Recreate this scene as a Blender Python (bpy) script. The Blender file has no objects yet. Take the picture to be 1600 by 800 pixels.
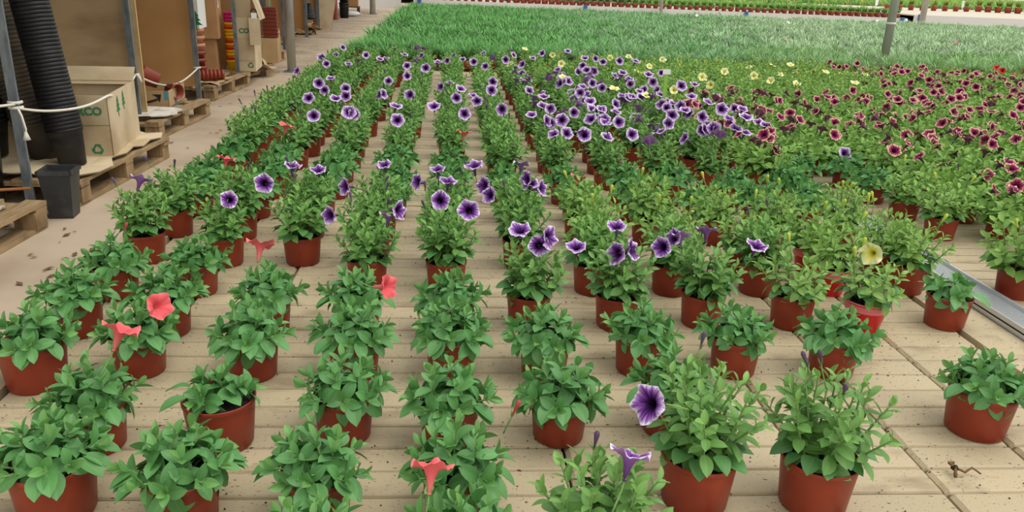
import bpy, math, random
import numpy as np
from mathutils import Matrix, Vector, Euler

# ------------------------------------------------------------------ camera, world, light, exposure
SC = bpy.context.scene
COL = SC.collection
def setup_camera():
    th, ya, ro = math.radians(19.6), math.radians(4.6), math.radians(2.4)
    f = Vector((math.sin(ya)*math.cos(th), math.cos(ya)*math.cos(th), -math.sin(th)))
    r = Vector((math.cos(ya), -math.sin(ya), 0)); u = r.cross(f)
    u2 = u*math.cos(ro) - r*math.sin(ro); r2 = r*math.cos(ro) + u*math.sin(ro)
    cd = bpy.data.cameras.new('camera'); cam = bpy.data.objects.new('camera', cd); COL.objects.link(cam)
    cd.sensor_width = 36; cd.lens = 36*1235/1600; cd.clip_end = 400; cd.clip_start = .02
    m = Matrix((r2, u2, -f)).transposed().to_4x4(); m.translation = (0, 0, 1.0)
    cam.matrix_world = m; SC.camera = cam
setup_camera()
W = bpy.data.worlds.new('overcast'); SC.world = W; W.use_nodes = True
bg = W.node_tree.nodes['Background']; bg.inputs[0].default_value = (1, 1, .98, 1); bg.inputs[1].default_value = 1.15
sd = bpy.data.lights.new('sun', 'SUN'); sd.energy = 2.0; sd.angle = math.radians(50); sd.color = (1, .97, .92)
so = bpy.data.objects.new('sun', sd); COL.objects.link(so)
so.rotation_euler = Vector((-.45, .1, -.85)).to_track_quat('-Z', 'Y').to_euler()
SC.view_settings.view_transform = 'Standard'; SC.view_settings.look = 'None'
SC.view_settings.exposure = -0.12; SC.view_settings.gamma = 1; SC.view_settings.use_curve_mapping = False
try: SC.cycles.max_bounces = 6; SC.cycles.diffuse_bounces = 3; SC.cycles.transparent_max_bounces = 4; SC.cycles.use_denoising = True
except Exception: pass

rnd = random.Random(11)
PLANTS = [
(-0.742, 1.314, 'C', 'b', 'leafy petunia in the bottom left corner of the bench, pot cut by frame'),
(-0.497, 1.287, 'C', 's', 'leafy petunia with wide open rosettes, second from left in the front row'),
(-0.249, 1.287, 'C', 's', 'large leafy petunia without flowers, third from left in the front row'),
(0.016, 1.288, 'C', 's', 'leafy petunia with a dark closed bud on its right, middle of the front row'),
(0.501, 1.33, 'P', 'b', 'tall bushy petunia with one purple flower hanging out on its left'),
(0.745, 1.317, 'P', 'b', 'tall bushy petunia with three purple buds on top, right of the front row'),
(1.273, 1.592, 'C', 'b', 'leafy petunia standing alone at the right edge of the frame'),
(-0.763, 1.538, 'C', 's', 'leafy petunia with one coral flower seen from the side above it'),
(-0.5, 1.549, 'S', 'b', 'small sparse petunia that leaves its black soil rim uncovered'),
(-0.237, 1.576, 'C', 's', 'leafy petunia with dense broad leaves, third pot of second row'),
(-0.001, 1.545, 'C', 's', 'leafy petunia hiding its pot completely, fourth pot of second row'),
(0.25, 1.571, 'C', 's', 'leafy petunia with a fully visible pot, left of the purple front plant'),
(0.512, 1.598, 'C', 's', 'leafy petunia half hidden behind the tall one with the hanging purple flower'),
(-1.017, 1.81, 'C', 'b', 'leafy petunia cut by the left frame edge, above the corner pot'),
(-0.793, 1.878, 'C', 's', 'leafy petunia with one coral flower facing right at its right side'),
(-0.507, 1.864, 'C', 's', 'leafy petunia without flowers, third pot from left in the third row'),
(-0.249, 1.868, 'C', 's', 'leafy petunia with one coral trumpet flower pointing right'),
(0.001, 1.882, 'C', 's', 'compact leafy petunia between the coral flower and the centre right pots'),
(0.248, 1.874, 'C', 's', 'leafy petunia with a tall narrow mound, fifth pot of third row'),
(0.507, 1.896, 'C', 's', 'flat leafy petunia with wide spreading leaves, sixth pot of third row'),
(0.771, 1.892, 'C', 's', 'leafy petunia behind the tall purple front plant, seventh pot of third row'),
(1.045, 1.885, 'C', 's', 'leafy petunia in front of the red pot with the yellow flower'),
(1.568, 2.208, 'S', 's', 'round-leaved petunia in a clean pot beside the metal strip'),
(1.283, 2.177, 'Y', 'r', 'sparse yellow petunia with an open cream flower in a bright red pot'),
(1.057, 2.2, 'Y', 's', 'sparse petunia with yellow buds in an orange pot beside the red pot'),
(0.772, 2.202, 'P', 's', 'bushy petunia with purple trumpets on top, seventh pot of fourth row'),
(0.501, 2.185, 'P', 's', 'bushy petunia with frilled purple flowers on its left top, sixth of fourth row'),
(0.232, 2.187, 'P', 's', 'bushy petunia with three big purple flowers, fifth pot of fourth row'),
(-0.0, 2.112, 'C', 's', 'leafy petunia without flowers right behind the compact one in the middle'),
(-0.271, 2.119, 'C', 's', 'low leafy petunia right behind the one with the coral trumpet'),
(-0.528, 2.135, 'C', 's', 'leafy petunia with a pink coral trumpet standing upright above it'),
(-0.803, 2.114, 'C', 's', 'leafy petunia behind the plant with a coral flower at its right side'),
(-1.044, 2.108, 'C', 's', 'leafy petunia at the walkway edge, third pot up the left border'),
(-1.043, 2.375, 'C', 's', 'leafy petunia with a pink bud at the walkway edge, fourth up the left border'),
(-0.81, 2.412, 'C', 's', 'leafy petunia in front of the plant with a round purple flower'),
(-0.019, 2.46, 'P', 's', 'bushy petunia with two open white-rimmed purple flowers beside the aisle'),
(-0.279, 2.473, 'P', 's', 'bushy petunia with a purple flower on either side, left of the aisle'),
(0.258, 1.09, 'P', 's', 'bushy petunia at the bottom edge with one dark purple trumpet'),
(-0.214, 1.06, 'C', 's', 'leaf tips of a petunia just entering the bottom edge below the third front pot'),
(0.02, 1.08, 'C', 's', 'leafy petunia with an upright coral trumpet at the bottom edge'),
(-0.44, 1.0, 'C', 's', 'leaf tips of a petunia at the bottom edge below the second front pot'),
(0.472, 2.461, 'P', 's', 'bushy petunia with a frilled purple flower seen from behind, fifth row'),
(0.741, 2.463, 'P', 's', 'bushy petunia with an oval purple flower on its left, fifth row'),
(1.048, 2.471, 'P', 's', 'petunia with a drooping double purple flower left of the red pots'),
(1.307, 2.473, 'Y', 'r', 'petunia in a bright red pot right behind the two sparse yellow ones'),
(1.591, 2.492, 'Y', 's', 'yellow-budded petunia in an orange pot behind the red pot with a cream flower'),
(1.968, 2.446, 'Y', 's', 'petunia cut by the right frame edge beyond the metal strip'),
(-1.071, 2.7, 'P', 's', '@0,5'),
(-1.066, 2.998, 'P', 's', '@0,6'),
(-1.069, 3.287, 'C', 's', '@0,7'),
(-1.096, 3.559, 'C', 's', '@0,8'),
(-1.064, 3.856, 'C', 's', '@0,9'),
(-1.067, 4.125, 'P', 's', '@0,10'),
(-1.084, 4.42, 'P', 's', '@0,11'),
(-1.082, 4.723, 'P', 's', '@0,12'),
(-1.103, 4.999, 'P', 's', '@0,13'),
(-1.094, 5.317, 'P', 's', '@0,14'),
(-1.078, 5.576, 'P', 's', '@0,15'),
(-1.078, 5.866, 'P', 's', '@0,16'),
(-1.085, 6.155, 'P', 's', '@0,17'),
(-1.109, 6.475, 'P', 's', '@0,18'),
(-1.102, 6.739, 'P', 's', '@0,19'),
(-1.076, 7.055, 'P', 's', '@0,20'),
(-1.102, 7.348, 'P', 's', '@0,21'),
(-1.094, 7.627, 'P', 's', '@0,22'),
(-1.107, 7.928, 'P', 's', '@0,23'),
(-1.091, 8.219, 'P', 's', '@0,24'),
(-0.795, 2.682, 'P', 's', '@1,5'),
(-0.815, 2.967, 'P', 's', '@1,6'),
(-0.824, 3.253, 'C', 's', '@1,7'),
(-0.82, 3.564, 'C', 's', '@1,8'),
(-0.832, 3.857, 'C', 's', '@1,9'),
(-0.821, 4.132, 'P', 's', '@1,10'),
(-0.805, 4.429, 'P', 's', '@1,11'),
(-0.824, 4.719, 'P', 's', '@1,12'),
(-0.811, 4.992, 'P', 's', '@1,13'),
(-0.803, 5.281, 'P', 's', '@1,14'),
(-0.812, 5.604, 'P', 's', '@1,15'),
(-0.839, 5.892, 'P', 's', '@1,16'),
(-0.828, 6.173, 'P', 's', '@1,17'),
(-0.842, 6.442, 'P', 's', '@1,18'),
(-0.837, 6.768, 'P', 's', '@1,19'),
(-0.838, 7.05, 'P', 's', '@1,20'),
(-0.812, 7.348, 'P', 's', '@1,21'),
(-0.835, 7.614, 'P', 's', '@1,22'),
(-0.829, 7.921, 'P', 's', '@1,23'),
(-0.845, 8.21, 'P', 's', '@1,24'),
(-0.532, 2.704, 'P', 's', '@2,5'),
(-0.561, 2.998, 'P', 's', '@2,6'),
(-0.56, 3.264, 'C', 's', '@2,7'),
(-0.542, 3.577, 'C', 's', '@2,8'),
(-0.553, 3.867, 'C', 's', '@2,9'),
(-0.547, 4.132, 'P', 's', '@2,10'),
(-0.556, 4.417, 'P', 's', '@2,11'),
(-0.566, 4.706, 'P', 's', '@2,12'),
(-0.545, 5.03, 'P', 's', '@2,13'),
(-0.565, 5.282, 'P', 's', '@2,14'),
(-0.537, 5.591, 'P', 's', '@2,15'),
(-0.559, 5.869, 'P', 's', '@2,16'),
(-0.553, 6.183, 'P', 's', '@2,17'),
(-0.559, 6.457, 'P', 's', '@2,18'),
(-0.575, 6.767, 'P', 's', '@2,19'),
(-0.577, 7.04, 'P', 's', '@2,20'),
(-0.549, 7.315, 'P', 's', '@2,21'),
(-0.554, 7.638, 'P', 's', '@2,22'),
(-0.559, 7.922, 'P', 's', '@2,23'),
(-0.579, 8.197, 'P', 's', '@2,24'),
(-0.289, 2.704, 'P', 's', '@3,5'),
(-0.285, 2.978, 'P', 's', '@3,6'),
(-0.261, 3.284, 'C', 's', '@3,7'),
(-0.263, 3.558, 'C', 's', '@3,8'),
(-0.281, 3.859, 'C', 's', '@3,9'),
(-0.283, 4.132, 'P', 's', '@3,10'),
(-0.287, 4.416, 'P', 's', '@3,11'),
(-0.289, 4.74, 'P', 's', '@3,12'),
(-0.269, 5.015, 'P', 's', '@3,13'),
(-0.287, 5.294, 'P', 's', '@3,14'),
(-0.303, 5.581, 'P', 's', '@3,15'),
(-0.279, 5.895, 'P', 's', '@3,16'),
(-0.295, 6.181, 'P', 's', '@3,17'),
(-0.281, 6.468, 'P', 's', '@3,18'),
(-0.287, 6.76, 'P', 's', '@3,19'),
(-0.299, 7.048, 'P', 's', '@3,20'),
(-0.303, 7.329, 'P', 's', '@3,21'),
(-0.286, 7.628, 'P', 's', '@3,22'),
(-0.305, 7.928, 'P', 's', '@3,23'),
(-0.293, 8.203, 'P', 's', '@3,24'),
(-0.027, 2.692, 'P', 's', '@4,5'),
(-0.02, 2.987, 'P', 's', '@4,6'),
(-0.013, 3.283, 'C', 's', '@4,7'),
(-0.008, 3.572, 'C', 's', '@4,8'),
(-0.02, 3.856, 'C', 's', '@4,9'),
(-0.007, 4.153, 'P', 's', '@4,10'),
(-0.022, 4.444, 'P', 's', '@4,11'),
(-0.005, 4.728, 'P', 's', '@4,12'),
(-0.002, 5.028, 'P', 's', '@4,13'),
(-0.02, 5.301, 'P', 's', '@4,14'),
(-0.033, 5.603, 'P', 's', '@4,15'),
(-0.007, 5.879, 'P', 's', '@4,16'),
(-0.017, 6.179, 'P', 's', '@4,17'),
(-0.017, 6.447, 'P', 's', '@4,18'),
(-0.016, 6.753, 'P', 's', '@4,19'),
(-0.021, 7.037, 'P', 's', '@4,20'),
(-0.024, 7.341, 'P', 's', '@4,21'),
(-0.025, 7.629, 'P', 's', '@4,22'),
(-0.048, 7.896, 'P', 's', '@4,23'),
(-0.034, 8.206, 'P', 's', '@4,24'),
(0.247, 2.697, 'P', 's', '@5,5'),
(0.26, 2.962, 'P', 's', '@5,6'),
(0.253, 3.259, 'C', 's', '@5,7'),
(0.237, 3.545, 'C', 's', '@5,8'),
(0.246, 3.837, 'P', 's', '@5,9'),
(0.24, 4.121, 'P', 's', '@5,10'),
(0.249, 4.425, 'P', 's', '@5,11'),
(0.253, 4.724, 'P', 's', '@5,12'),
(0.238, 5.026, 'P', 's', '@5,13'),
(0.228, 5.296, 'P', 's', '@5,14'),
(0.237, 5.586, 'P', 's', '@5,15'),
(0.23, 5.893, 'P', 's', '@5,16'),
(0.238, 6.151, 'P', 's', '@5,17'),
(0.246, 6.444, 'P', 's', '@5,18'),
(0.235, 6.753, 'Y', 's', '@5,19'),
(0.251, 7.037, 'P', 's', '@5,20'),
(0.243, 7.325, 'P', 's', '@5,21'),
(0.24, 7.623, 'Y', 's', '@5,22'),
(0.253, 7.914, 'P', 's', '@5,23'),
(0.249, 8.18, 'P', 's', '@5,24'),
(0.526, 2.695, 'Y', 's', '@6,5'),
(0.509, 2.985, 'Y', 's', '@6,6'),
(0.535, 3.265, 'C', 's', '@6,7'),
(0.517, 3.549, 'C', 's', '@6,8'),
(0.511, 3.869, 'P', 's', '@6,9'),
(0.513, 4.158, 'P', 's', '@6,10'),
(0.531, 4.434, 'P', 's', '@6,11'),
(0.506, 4.739, 'P', 's', '@6,12'),
(0.514, 5.007, 'P', 's', '@6,13'),
(0.506, 5.319, 'P', 's', '@6,14'),
(0.511, 5.581, 'P', 's', '@6,15'),
(0.51, 5.865, 'P', 's', '@6,16'),
(0.514, 6.168, 'P', 's', '@6,17'),
(0.501, 6.471, 'P', 's', '@6,18'),
(0.489, 6.751, 'P', 's', '@6,19'),
(0.522, 7.051, 'P', 's', '@6,20'),
(0.496, 7.316, 'Y', 's', '@6,21'),
(0.496, 7.624, 'P', 's', '@6,22'),
(0.508, 7.914, 'P', 's', '@6,23'),
(0.487, 8.21, 'P', 's', '@6,24'),
(0.791, 2.683, 'Y', 's', '@7,5'),
(0.781, 2.981, 'Y', 's', '@7,6'),
(0.786, 3.264, 'C', 's', '@7,7'),
(0.795, 3.564, 'C', 's', '@7,8'),
(0.768, 3.84, 'P', 's', '@7,9'),
(0.782, 4.157, 'P', 's', '@7,10'),
(0.797, 4.432, 'P', 's', '@7,11'),
(0.764, 4.731, 'P', 's', '@7,12'),
(0.778, 5.013, 'P', 's', '@7,13'),
(0.787, 5.305, 'P', 's', '@7,14'),
(0.777, 5.606, 'P', 's', '@7,15'),
(0.773, 5.876, 'P', 's', '@7,16'),
(0.788, 6.158, 'P', 's', '@7,17'),
(0.767, 6.473, 'P', 's', '@7,18'),
(0.786, 6.758, 'Y', 's', '@7,19'),
(0.765, 7.051, 'Y', 's', '@7,20'),
(0.758, 7.329, 'Y', 's', '@7,21'),
(0.77, 7.613, 'P', 's', '@7,22'),
(0.772, 7.922, 'P', 's', '@7,23'),
(0.758, 8.213, 'Y', 's', '@7,24'),
(1.062, 2.671, 'Y', 's', '@8,5'),
(1.063, 2.999, 'Y', 's', '@8,6'),
(1.072, 3.278, 'C', 's', '@8,7'),
(1.037, 3.574, 'C', 's', '@8,8'),
(1.041, 3.856, 'P', 's', '@8,9'),
(1.067, 4.148, 'P', 's', '@8,10'),
(1.036, 4.422, 'P', 's', '@8,11'),
(1.063, 4.706, 'P', 's', '@8,12'),
(1.051, 5.007, 'P', 's', '@8,13'),
(1.034, 5.305, 'P', 's', '@8,14'),
(1.028, 5.574, 'P', 's', '@8,15'),
(1.039, 5.863, 'P', 's', '@8,16'),
(1.026, 6.173, 'P', 's', '@8,17'),
(1.05, 6.475, 'P', 's', '@8,18'),
(1.038, 6.743, 'Y', 's', '@8,19'),
(1.038, 7.058, 'P', 's', '@8,20'),
(1.022, 7.338, 'P', 's', '@8,21'),
(1.041, 7.62, 'Y', 's', '@8,22'),
(1.037, 7.915, 'P', 's', '@8,23'),
(1.036, 8.19, 'Y', 's', '@8,24'),
(1.323, 2.675, 'Y', 'r', '@9,5'),
(1.312, 2.975, 'Y', 's', '@9,6'),
(1.329, 3.257, 'C', 's', '@9,7'),
(1.327, 3.566, 'C', 's', '@9,8'),
(1.303, 3.857, 'P', 's', '@9,9'),
(1.302, 4.125, 'P', 's', '@9,10'),
(1.319, 4.42, 'P', 's', '@9,11'),
(1.328, 4.719, 'P', 's', '@9,12'),
(1.307, 5.022, 'P', 's', '@9,13'),
(1.295, 5.309, 'P', 's', '@9,14'),
(1.295, 5.576, 'P', 's', '@9,15'),
(1.326, 5.887, 'P', 's', '@9,16'),
(1.299, 6.155, 'P', 's', '@9,17'),
(1.325, 6.467, 'Y', 's', '@9,18'),
(1.294, 6.755, 'P', 's', '@9,19'),
(1.296, 7.033, 'Y', 's', '@9,20'),
(1.299, 7.325, 'P', 's', '@9,21'),
(1.315, 7.626, 'Y', 's', '@9,22'),
(1.299, 7.924, 'Y', 's', '@9,23'),
(1.304, 8.203, 'Y', 's', '@9,24'),
(1.585, 2.674, 'Y', 's', '@10,5'),
(1.571, 2.968, 'Y', 's', '@10,6'),
(1.57, 3.286, 'C', 's', '@10,7'),
(1.585, 3.57, 'C', 's', '@10,8'),
(1.567, 3.849, 'B', 's', '@10,9'),
(1.597, 4.145, 'B', 's', '@10,10'),
(1.58, 4.429, 'B', 's', '@10,11'),
(1.567, 4.706, 'B', 's', '@10,12'),
(1.568, 5.005, 'B', 's', '@10,13'),
(1.575, 5.315, 'B', 's', '@10,14'),
(1.565, 5.58, 'Y', 's', '@10,15'),
(1.568, 5.866, 'Y', 's', '@10,16'),
(1.568, 6.159, 'Y', 's', '@10,17'),
(1.574, 6.441, 'Y', 's', '@10,18'),
(1.588, 6.745, 'Y', 's', '@10,19'),
(1.588, 7.048, 'Y', 's', '@10,20'),
(1.577, 7.329, 'Y', 's', '@10,21'),
(1.586, 7.605, 'Y', 's', '@10,22'),
(1.574, 7.902, 'Y', 's', '@10,23'),
(1.573, 8.209, 'Y', 's', '@10,24'),
(1.817, 3.938, 'C', 's', '#0,5'),
(1.811, 4.229, 'B', 's', '#0,6'),
(1.813, 4.526, 'B', 's', '#0,7'),
(1.849, 4.815, 'B', 's', '#0,8'),
(1.822, 5.109, 'B', 's', '#0,9'),
(1.821, 5.409, 'B', 's', '#0,10'),
(1.839, 5.677, 'B', 's', '#0,11'),
(1.82, 5.987, 'B', 's', '#0,12'),
(1.848, 6.276, 'Y', 's', '#0,13'),
(1.827, 6.579, 'Y', 's', '#0,14'),
(1.81, 6.832, 'Y', 's', '#0,15'),
(1.841, 7.136, 'Y', 's', '#0,16'),
(1.812, 7.432, 'Y', 's', '#0,17'),
(1.85, 7.721, 'Y', 's', '#0,18'),
(1.824, 7.994, 'Y', 's', '#0,19'),
(1.813, 8.316, 'Y', 's', '#0,20'),
(2.08, 3.097, 'Y', 's', '#1,2'),
(2.062, 3.36, 'Y', 's', '#1,3'),
(2.062, 3.656, 'C', 's', '#1,4'),
(2.062, 3.94, 'C', 's', '#1,5'),
(2.076, 4.232, 'B', 's', '#1,6'),
(2.062, 4.512, 'B', 's', '#1,7'),
(2.099, 4.807, 'B', 's', '#1,8'),
(2.08, 5.106, 'B', 's', '#1,9'),
(2.081, 5.383, 'B', 's', '#1,10'),
(2.073, 5.674, 'B', 's', '#1,11'),
(2.082, 5.997, 'B', 's', '#1,12'),
(2.084, 6.284, 'Y', 's', '#1,13'),
(2.069, 6.541, 'Y', 's', '#1,14'),
(2.082, 6.849, 'Y', 's', '#1,15'),
(2.083, 7.135, 'Y', 's', '#1,16'),
(2.085, 7.439, 'Y', 's', '#1,17'),
(2.097, 7.712, 'Y', 's', '#1,18'),
(2.078, 8.023, 'Y', 's', '#1,19'),
(2.069, 8.285, 'Y', 's', '#1,20'),
(2.339, 2.774, 'B', 's', '#2,1'),
(2.357, 3.093, 'B', 's', '#2,2'),
(2.339, 3.355, 'B', 's', '#2,3'),
(2.33, 3.65, 'B', 's', '#2,4'),
(2.33, 3.947, 'B', 's', '#2,5'),
(2.35, 4.23, 'B', 's', '#2,6'),
(2.329, 4.538, 'B', 's', '#2,7'),
(2.328, 4.808, 'B', 's', '#2,8'),
(2.338, 5.105, 'B', 's', '#2,9'),
(2.33, 5.397, 'B', 's', '#2,10'),
(2.339, 5.7, 'B', 's', '#2,11'),
(2.349, 5.996, 'B', 's', '#2,12'),
(2.353, 6.28, 'Y', 's', '#2,13'),
(2.349, 6.558, 'Y', 's', '#2,14'),
(2.359, 6.856, 'Y', 's', '#2,15'),
(2.365, 7.149, 'Y', 's', '#2,16'),
(2.355, 7.421, 'Y', 's', '#2,17'),
(2.359, 7.715, 'Y', 's', '#2,18'),
(2.332, 7.993, 'Y', 's', '#2,19'),
(2.333, 8.291, 'Y', 's', '#2,20'),
(2.62, 3.071, 'B', 's', '#3,2'),
(2.596, 3.381, 'B', 's', '#3,3'),
(2.615, 3.641, 'B', 's', '#3,4'),
(2.595, 3.935, 'B', 's', '#3,5'),
(2.607, 4.254, 'B', 's', '#3,6'),
(2.631, 4.534, 'B', 's', '#3,7'),
(2.602, 4.817, 'B', 's', '#3,8'),
(2.607, 5.103, 'B', 's', '#3,9'),
(2.593, 5.403, 'B', 's', '#3,10'),
(2.626, 5.699, 'B', 's', '#3,11'),
(2.597, 5.981, 'B', 's', '#3,12'),
(2.6, 6.278, 'Y', 's', '#3,13'),
(2.611, 6.578, 'Y', 's', '#3,14'),
(2.625, 6.835, 'Y', 's', '#3,15'),
(2.606, 7.157, 'Y', 's', '#3,16'),
(2.611, 7.427, 'Y', 's', '#3,17'),
(2.611, 7.731, 'Y', 's', '#3,18'),
(2.63, 8.011, 'Y', 's', '#3,19'),
(2.632, 8.304, 'Y', 's', '#3,20'),
(2.864, 3.383, 'B', 's', '#4,3'),
(2.876, 3.642, 'B', 's', '#4,4'),
(2.899, 3.931, 'B', 's', '#4,5'),
(2.883, 4.239, 'B', 's', '#4,6'),
(2.895, 4.526, 'B', 's', '#4,7'),
(2.868, 4.811, 'B', 's', '#4,8'),
(2.868, 5.112, 'B', 's', '#4,9'),
(2.874, 5.41, 'B', 's', '#4,10'),
(2.869, 5.684, 'B', 's', '#4,11'),
(2.869, 5.999, 'B', 's', '#4,12'),
(2.893, 6.284, 'Y', 's', '#4,13'),
(2.884, 6.556, 'Y', 's', '#4,14'),
(2.865, 6.863, 'Y', 's', '#4,15'),
(2.879, 7.122, 'Y', 's', '#4,16'),
(2.866, 7.414, 'Y', 's', '#4,17'),
(2.888, 7.736, 'Y', 's', '#4,18'),
(2.867, 8.022, 'Y', 's', '#4,19'),
(2.872, 8.307, 'Y', 's', '#4,20'),
(3.161, 3.665, 'B', 's', '#5,4'),
(3.158, 3.945, 'B', 's', '#5,5'),
(3.126, 4.24, 'B', 's', '#5,6'),
(3.149, 4.517, 'B', 's', '#5,7'),
(3.142, 4.813, 'B', 's', '#5,8'),
(3.127, 5.102, 'B', 's', '#5,9'),
(3.141, 5.399, 'B', 's', '#5,10'),
(3.154, 5.686, 'B', 's', '#5,11'),
(3.165, 5.993, 'B', 's', '#5,12'),
(3.163, 6.278, 'Y', 's', '#5,13'),
(3.153, 6.561, 'Y', 's', '#5,14'),
(3.158, 6.845, 'Y', 's', '#5,15'),
(3.15, 7.147, 'Y', 's', '#5,16'),
(3.147, 7.421, 'Y', 's', '#5,17'),
(3.129, 7.703, 'Y', 's', '#5,18'),
(3.14, 8.013, 'Y', 's', '#5,19'),
(3.156, 8.309, 'Y', 's', '#5,20'),
(3.405, 3.967, 'B', 's', '#6,5'),
(3.403, 4.249, 'B', 's', '#6,6'),
(3.395, 4.54, 'B', 's', '#6,7'),
(3.419, 4.838, 'B', 's', '#6,8'),
(3.428, 5.118, 'B', 's', '#6,9'),
(3.426, 5.41, 'B', 's', '#6,10'),
(3.417, 5.678, 'B', 's', '#6,11'),
(3.413, 5.996, 'B', 's', '#6,12'),
(3.402, 6.289, 'Y', 's', '#6,13'),
(3.414, 6.556, 'Y', 's', '#6,14'),
(3.393, 6.846, 'Y', 's', '#6,15'),
(3.4, 7.146, 'Y', 's', '#6,16'),
(3.428, 7.446, 'Y', 's', '#6,17'),
(3.417, 7.715, 'Y', 's', '#6,18'),
(3.397, 8.018, 'Y', 's', '#6,19'),
(3.415, 8.309, 'Y', 's', '#6,20'),
(3.674, 4.255, 'B', 's', '#7,6'),
(3.668, 4.522, 'B', 's', '#7,7'),
(3.67, 4.825, 'B', 's', '#7,8'),
(3.695, 5.097, 'B', 's', '#7,9'),
(3.684, 5.411, 'B', 's', '#7,10'),
(3.668, 5.673, 'B', 's', '#7,11'),
(3.682, 5.993, 'B', 's', '#7,12'),
(3.694, 6.279, 'B', 's', '#7,13'),
(3.676, 6.557, 'B', 's', '#7,14'),
(3.68, 6.866, 'B', 's', '#7,15'),
(3.671, 7.131, 'Y', 's', '#7,16'),
(3.683, 7.449, 'Y', 's', '#7,17'),
(3.666, 7.701, 'Y', 's', '#7,18'),
(3.664, 8.013, 'Y', 's', '#7,19'),
(3.683, 8.287, 'Y', 's', '#7,20'),
(3.933, 4.534, 'B', 's', '#8,7'),
(3.951, 4.828, 'B', 's', '#8,8'),
(3.955, 5.092, 'B', 's', '#8,9'),
(3.945, 5.413, 'B', 's', '#8,10'),
(3.964, 5.683, 'B', 's', '#8,11'),
(3.96, 5.986, 'B', 's', '#8,12'),
(3.963, 6.259, 'B', 's', '#8,13'),
(3.953, 6.574, 'B', 's', '#8,14'),
(3.945, 6.834, 'B', 's', '#8,15'),
(3.933, 7.126, 'B', 's', '#8,16'),
(3.929, 7.416, 'B', 's', '#8,17'),
(3.95, 7.704, 'B', 's', '#8,18'),
(3.956, 8.019, 'B', 's', '#8,19'),
(3.958, 8.312, 'B', 's', '#8,20'),
(4.221, 4.837, 'R', 's', '#9,8'),
(4.23, 5.115, 'R', 's', '#9,9'),
(4.231, 5.384, 'R', 's', '#9,10'),
(4.196, 5.673, 'B', 's', '#9,11'),
(4.2, 5.975, 'B', 's', '#9,12'),
(4.21, 6.277, 'B', 's', '#9,13'),
(4.222, 6.543, 'B', 's', '#9,14'),
(4.208, 6.852, 'B', 's', '#9,15'),
(4.207, 7.125, 'B', 's', '#9,16'),
(4.216, 7.425, 'B', 's', '#9,17'),
(4.219, 7.72, 'B', 's', '#9,18'),
(4.231, 8.028, 'B', 's', '#9,19'),
(4.195, 8.31, 'B', 's', '#9,20'),
(4.487, 5.102, 'R', 's', '#10,9'),
(4.463, 5.399, 'R', 's', '#10,10'),
(4.473, 5.699, 'R', 's', '#10,11'),
(4.495, 5.975, 'B', 's', '#10,12'),
(4.47, 6.27, 'B', 's', '#10,13'),
(4.486, 6.572, 'B', 's', '#10,14'),
(4.482, 6.842, 'B', 's', '#10,15'),
(4.472, 7.154, 'B', 's', '#10,16'),
(4.479, 7.412, 'B', 's', '#10,17'),
(4.475, 7.71, 'B', 's', '#10,18'),
(4.485, 7.993, 'B', 's', '#10,19'),
(4.469, 8.284, 'B', 's', '#10,20'),
(4.744, 5.419, 'R', 's', '#11,10'),
(4.747, 5.685, 'R', 's', '#11,11'),
(4.762, 5.964, 'R', 's', '#11,12'),
(4.739, 6.282, 'B', 's', '#11,13'),
(4.725, 6.571, 'B', 's', '#11,14'),
(4.739, 6.831, 'B', 's', '#11,15'),
(4.735, 7.138, 'B', 's', '#11,16'),
(4.74, 7.431, 'B', 's', '#11,17'),
(4.727, 7.709, 'B', 's', '#11,18'),
(4.764, 8.008, 'B', 's', '#11,19'),
(4.744, 8.283, 'B', 's', '#11,20'),
(5.003, 5.708, 'R', 's', '#12,11'),
(5.019, 5.98, 'R', 's', '#12,12'),
(4.994, 6.266, 'R', 's', '#12,13'),
(5.023, 6.557, 'B', 's', '#12,14'),
(5.015, 6.866, 'B', 's', '#12,15'),
(5.017, 7.145, 'B', 's', '#12,16'),
(4.993, 7.411, 'B', 's', '#12,17'),
(5.022, 7.717, 'B', 's', '#12,18'),
(5.026, 8.023, 'B', 's', '#12,19'),
(5.028, 8.295, 'B', 's', '#12,20'),
(5.298, 5.99, 'R', 's', '#13,12'),
(5.294, 6.256, 'R', 's', '#13,13'),
(5.289, 6.557, 'B', 's', '#13,14'),
(5.297, 6.87, 'B', 's', '#13,15'),
(5.267, 7.137, 'B', 's', '#13,16'),
(5.269, 7.429, 'B', 's', '#13,17'),
(5.269, 7.727, 'B', 's', '#13,18'),
(5.263, 7.997, 'B', 's', '#13,19'),
(5.276, 8.283, 'B', 's', '#13,20'),
(5.54, 6.286, 'R', 's', '#14,13'),
(5.56, 6.548, 'B', 's', '#14,14'),
(5.525, 6.863, 'B', 's', '#14,15'),
(5.563, 7.144, 'B', 's', '#14,16'),
(5.53, 7.419, 'B', 's', '#14,17'),
(5.561, 7.738, 'B', 's', '#14,18'),
(5.526, 7.997, 'B', 's', '#14,19'),
(5.542, 8.291, 'B', 's', '#14,20'),
(5.821, 6.555, 'R', 's', '#15,14'),
(5.822, 6.836, 'R', 's', '#15,15'),
(5.812, 7.159, 'R', 's', '#15,16'),
(5.819, 7.414, 'R', 's', '#15,17'),
(5.795, 7.726, 'R', 's', '#15,18'),
(5.806, 8.005, 'R', 's', '#15,19'),
(5.81, 8.303, 'R', 's', '#15,20'),
(6.096, 6.84, 'R', 's', '#16,15'),
(6.08, 7.131, 'R', 's', '#16,16'),
(6.079, 7.439, 'R', 's', '#16,17'),
(6.063, 7.719, 'R', 's', '#16,18'),
(6.086, 7.99, 'R', 's', '#16,19'),
(6.088, 8.297, 'R', 's', '#16,20'),
(6.344, 7.144, 'R', 's', '#17,16'),
(6.356, 7.412, 'R', 's', '#17,17'),
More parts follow.
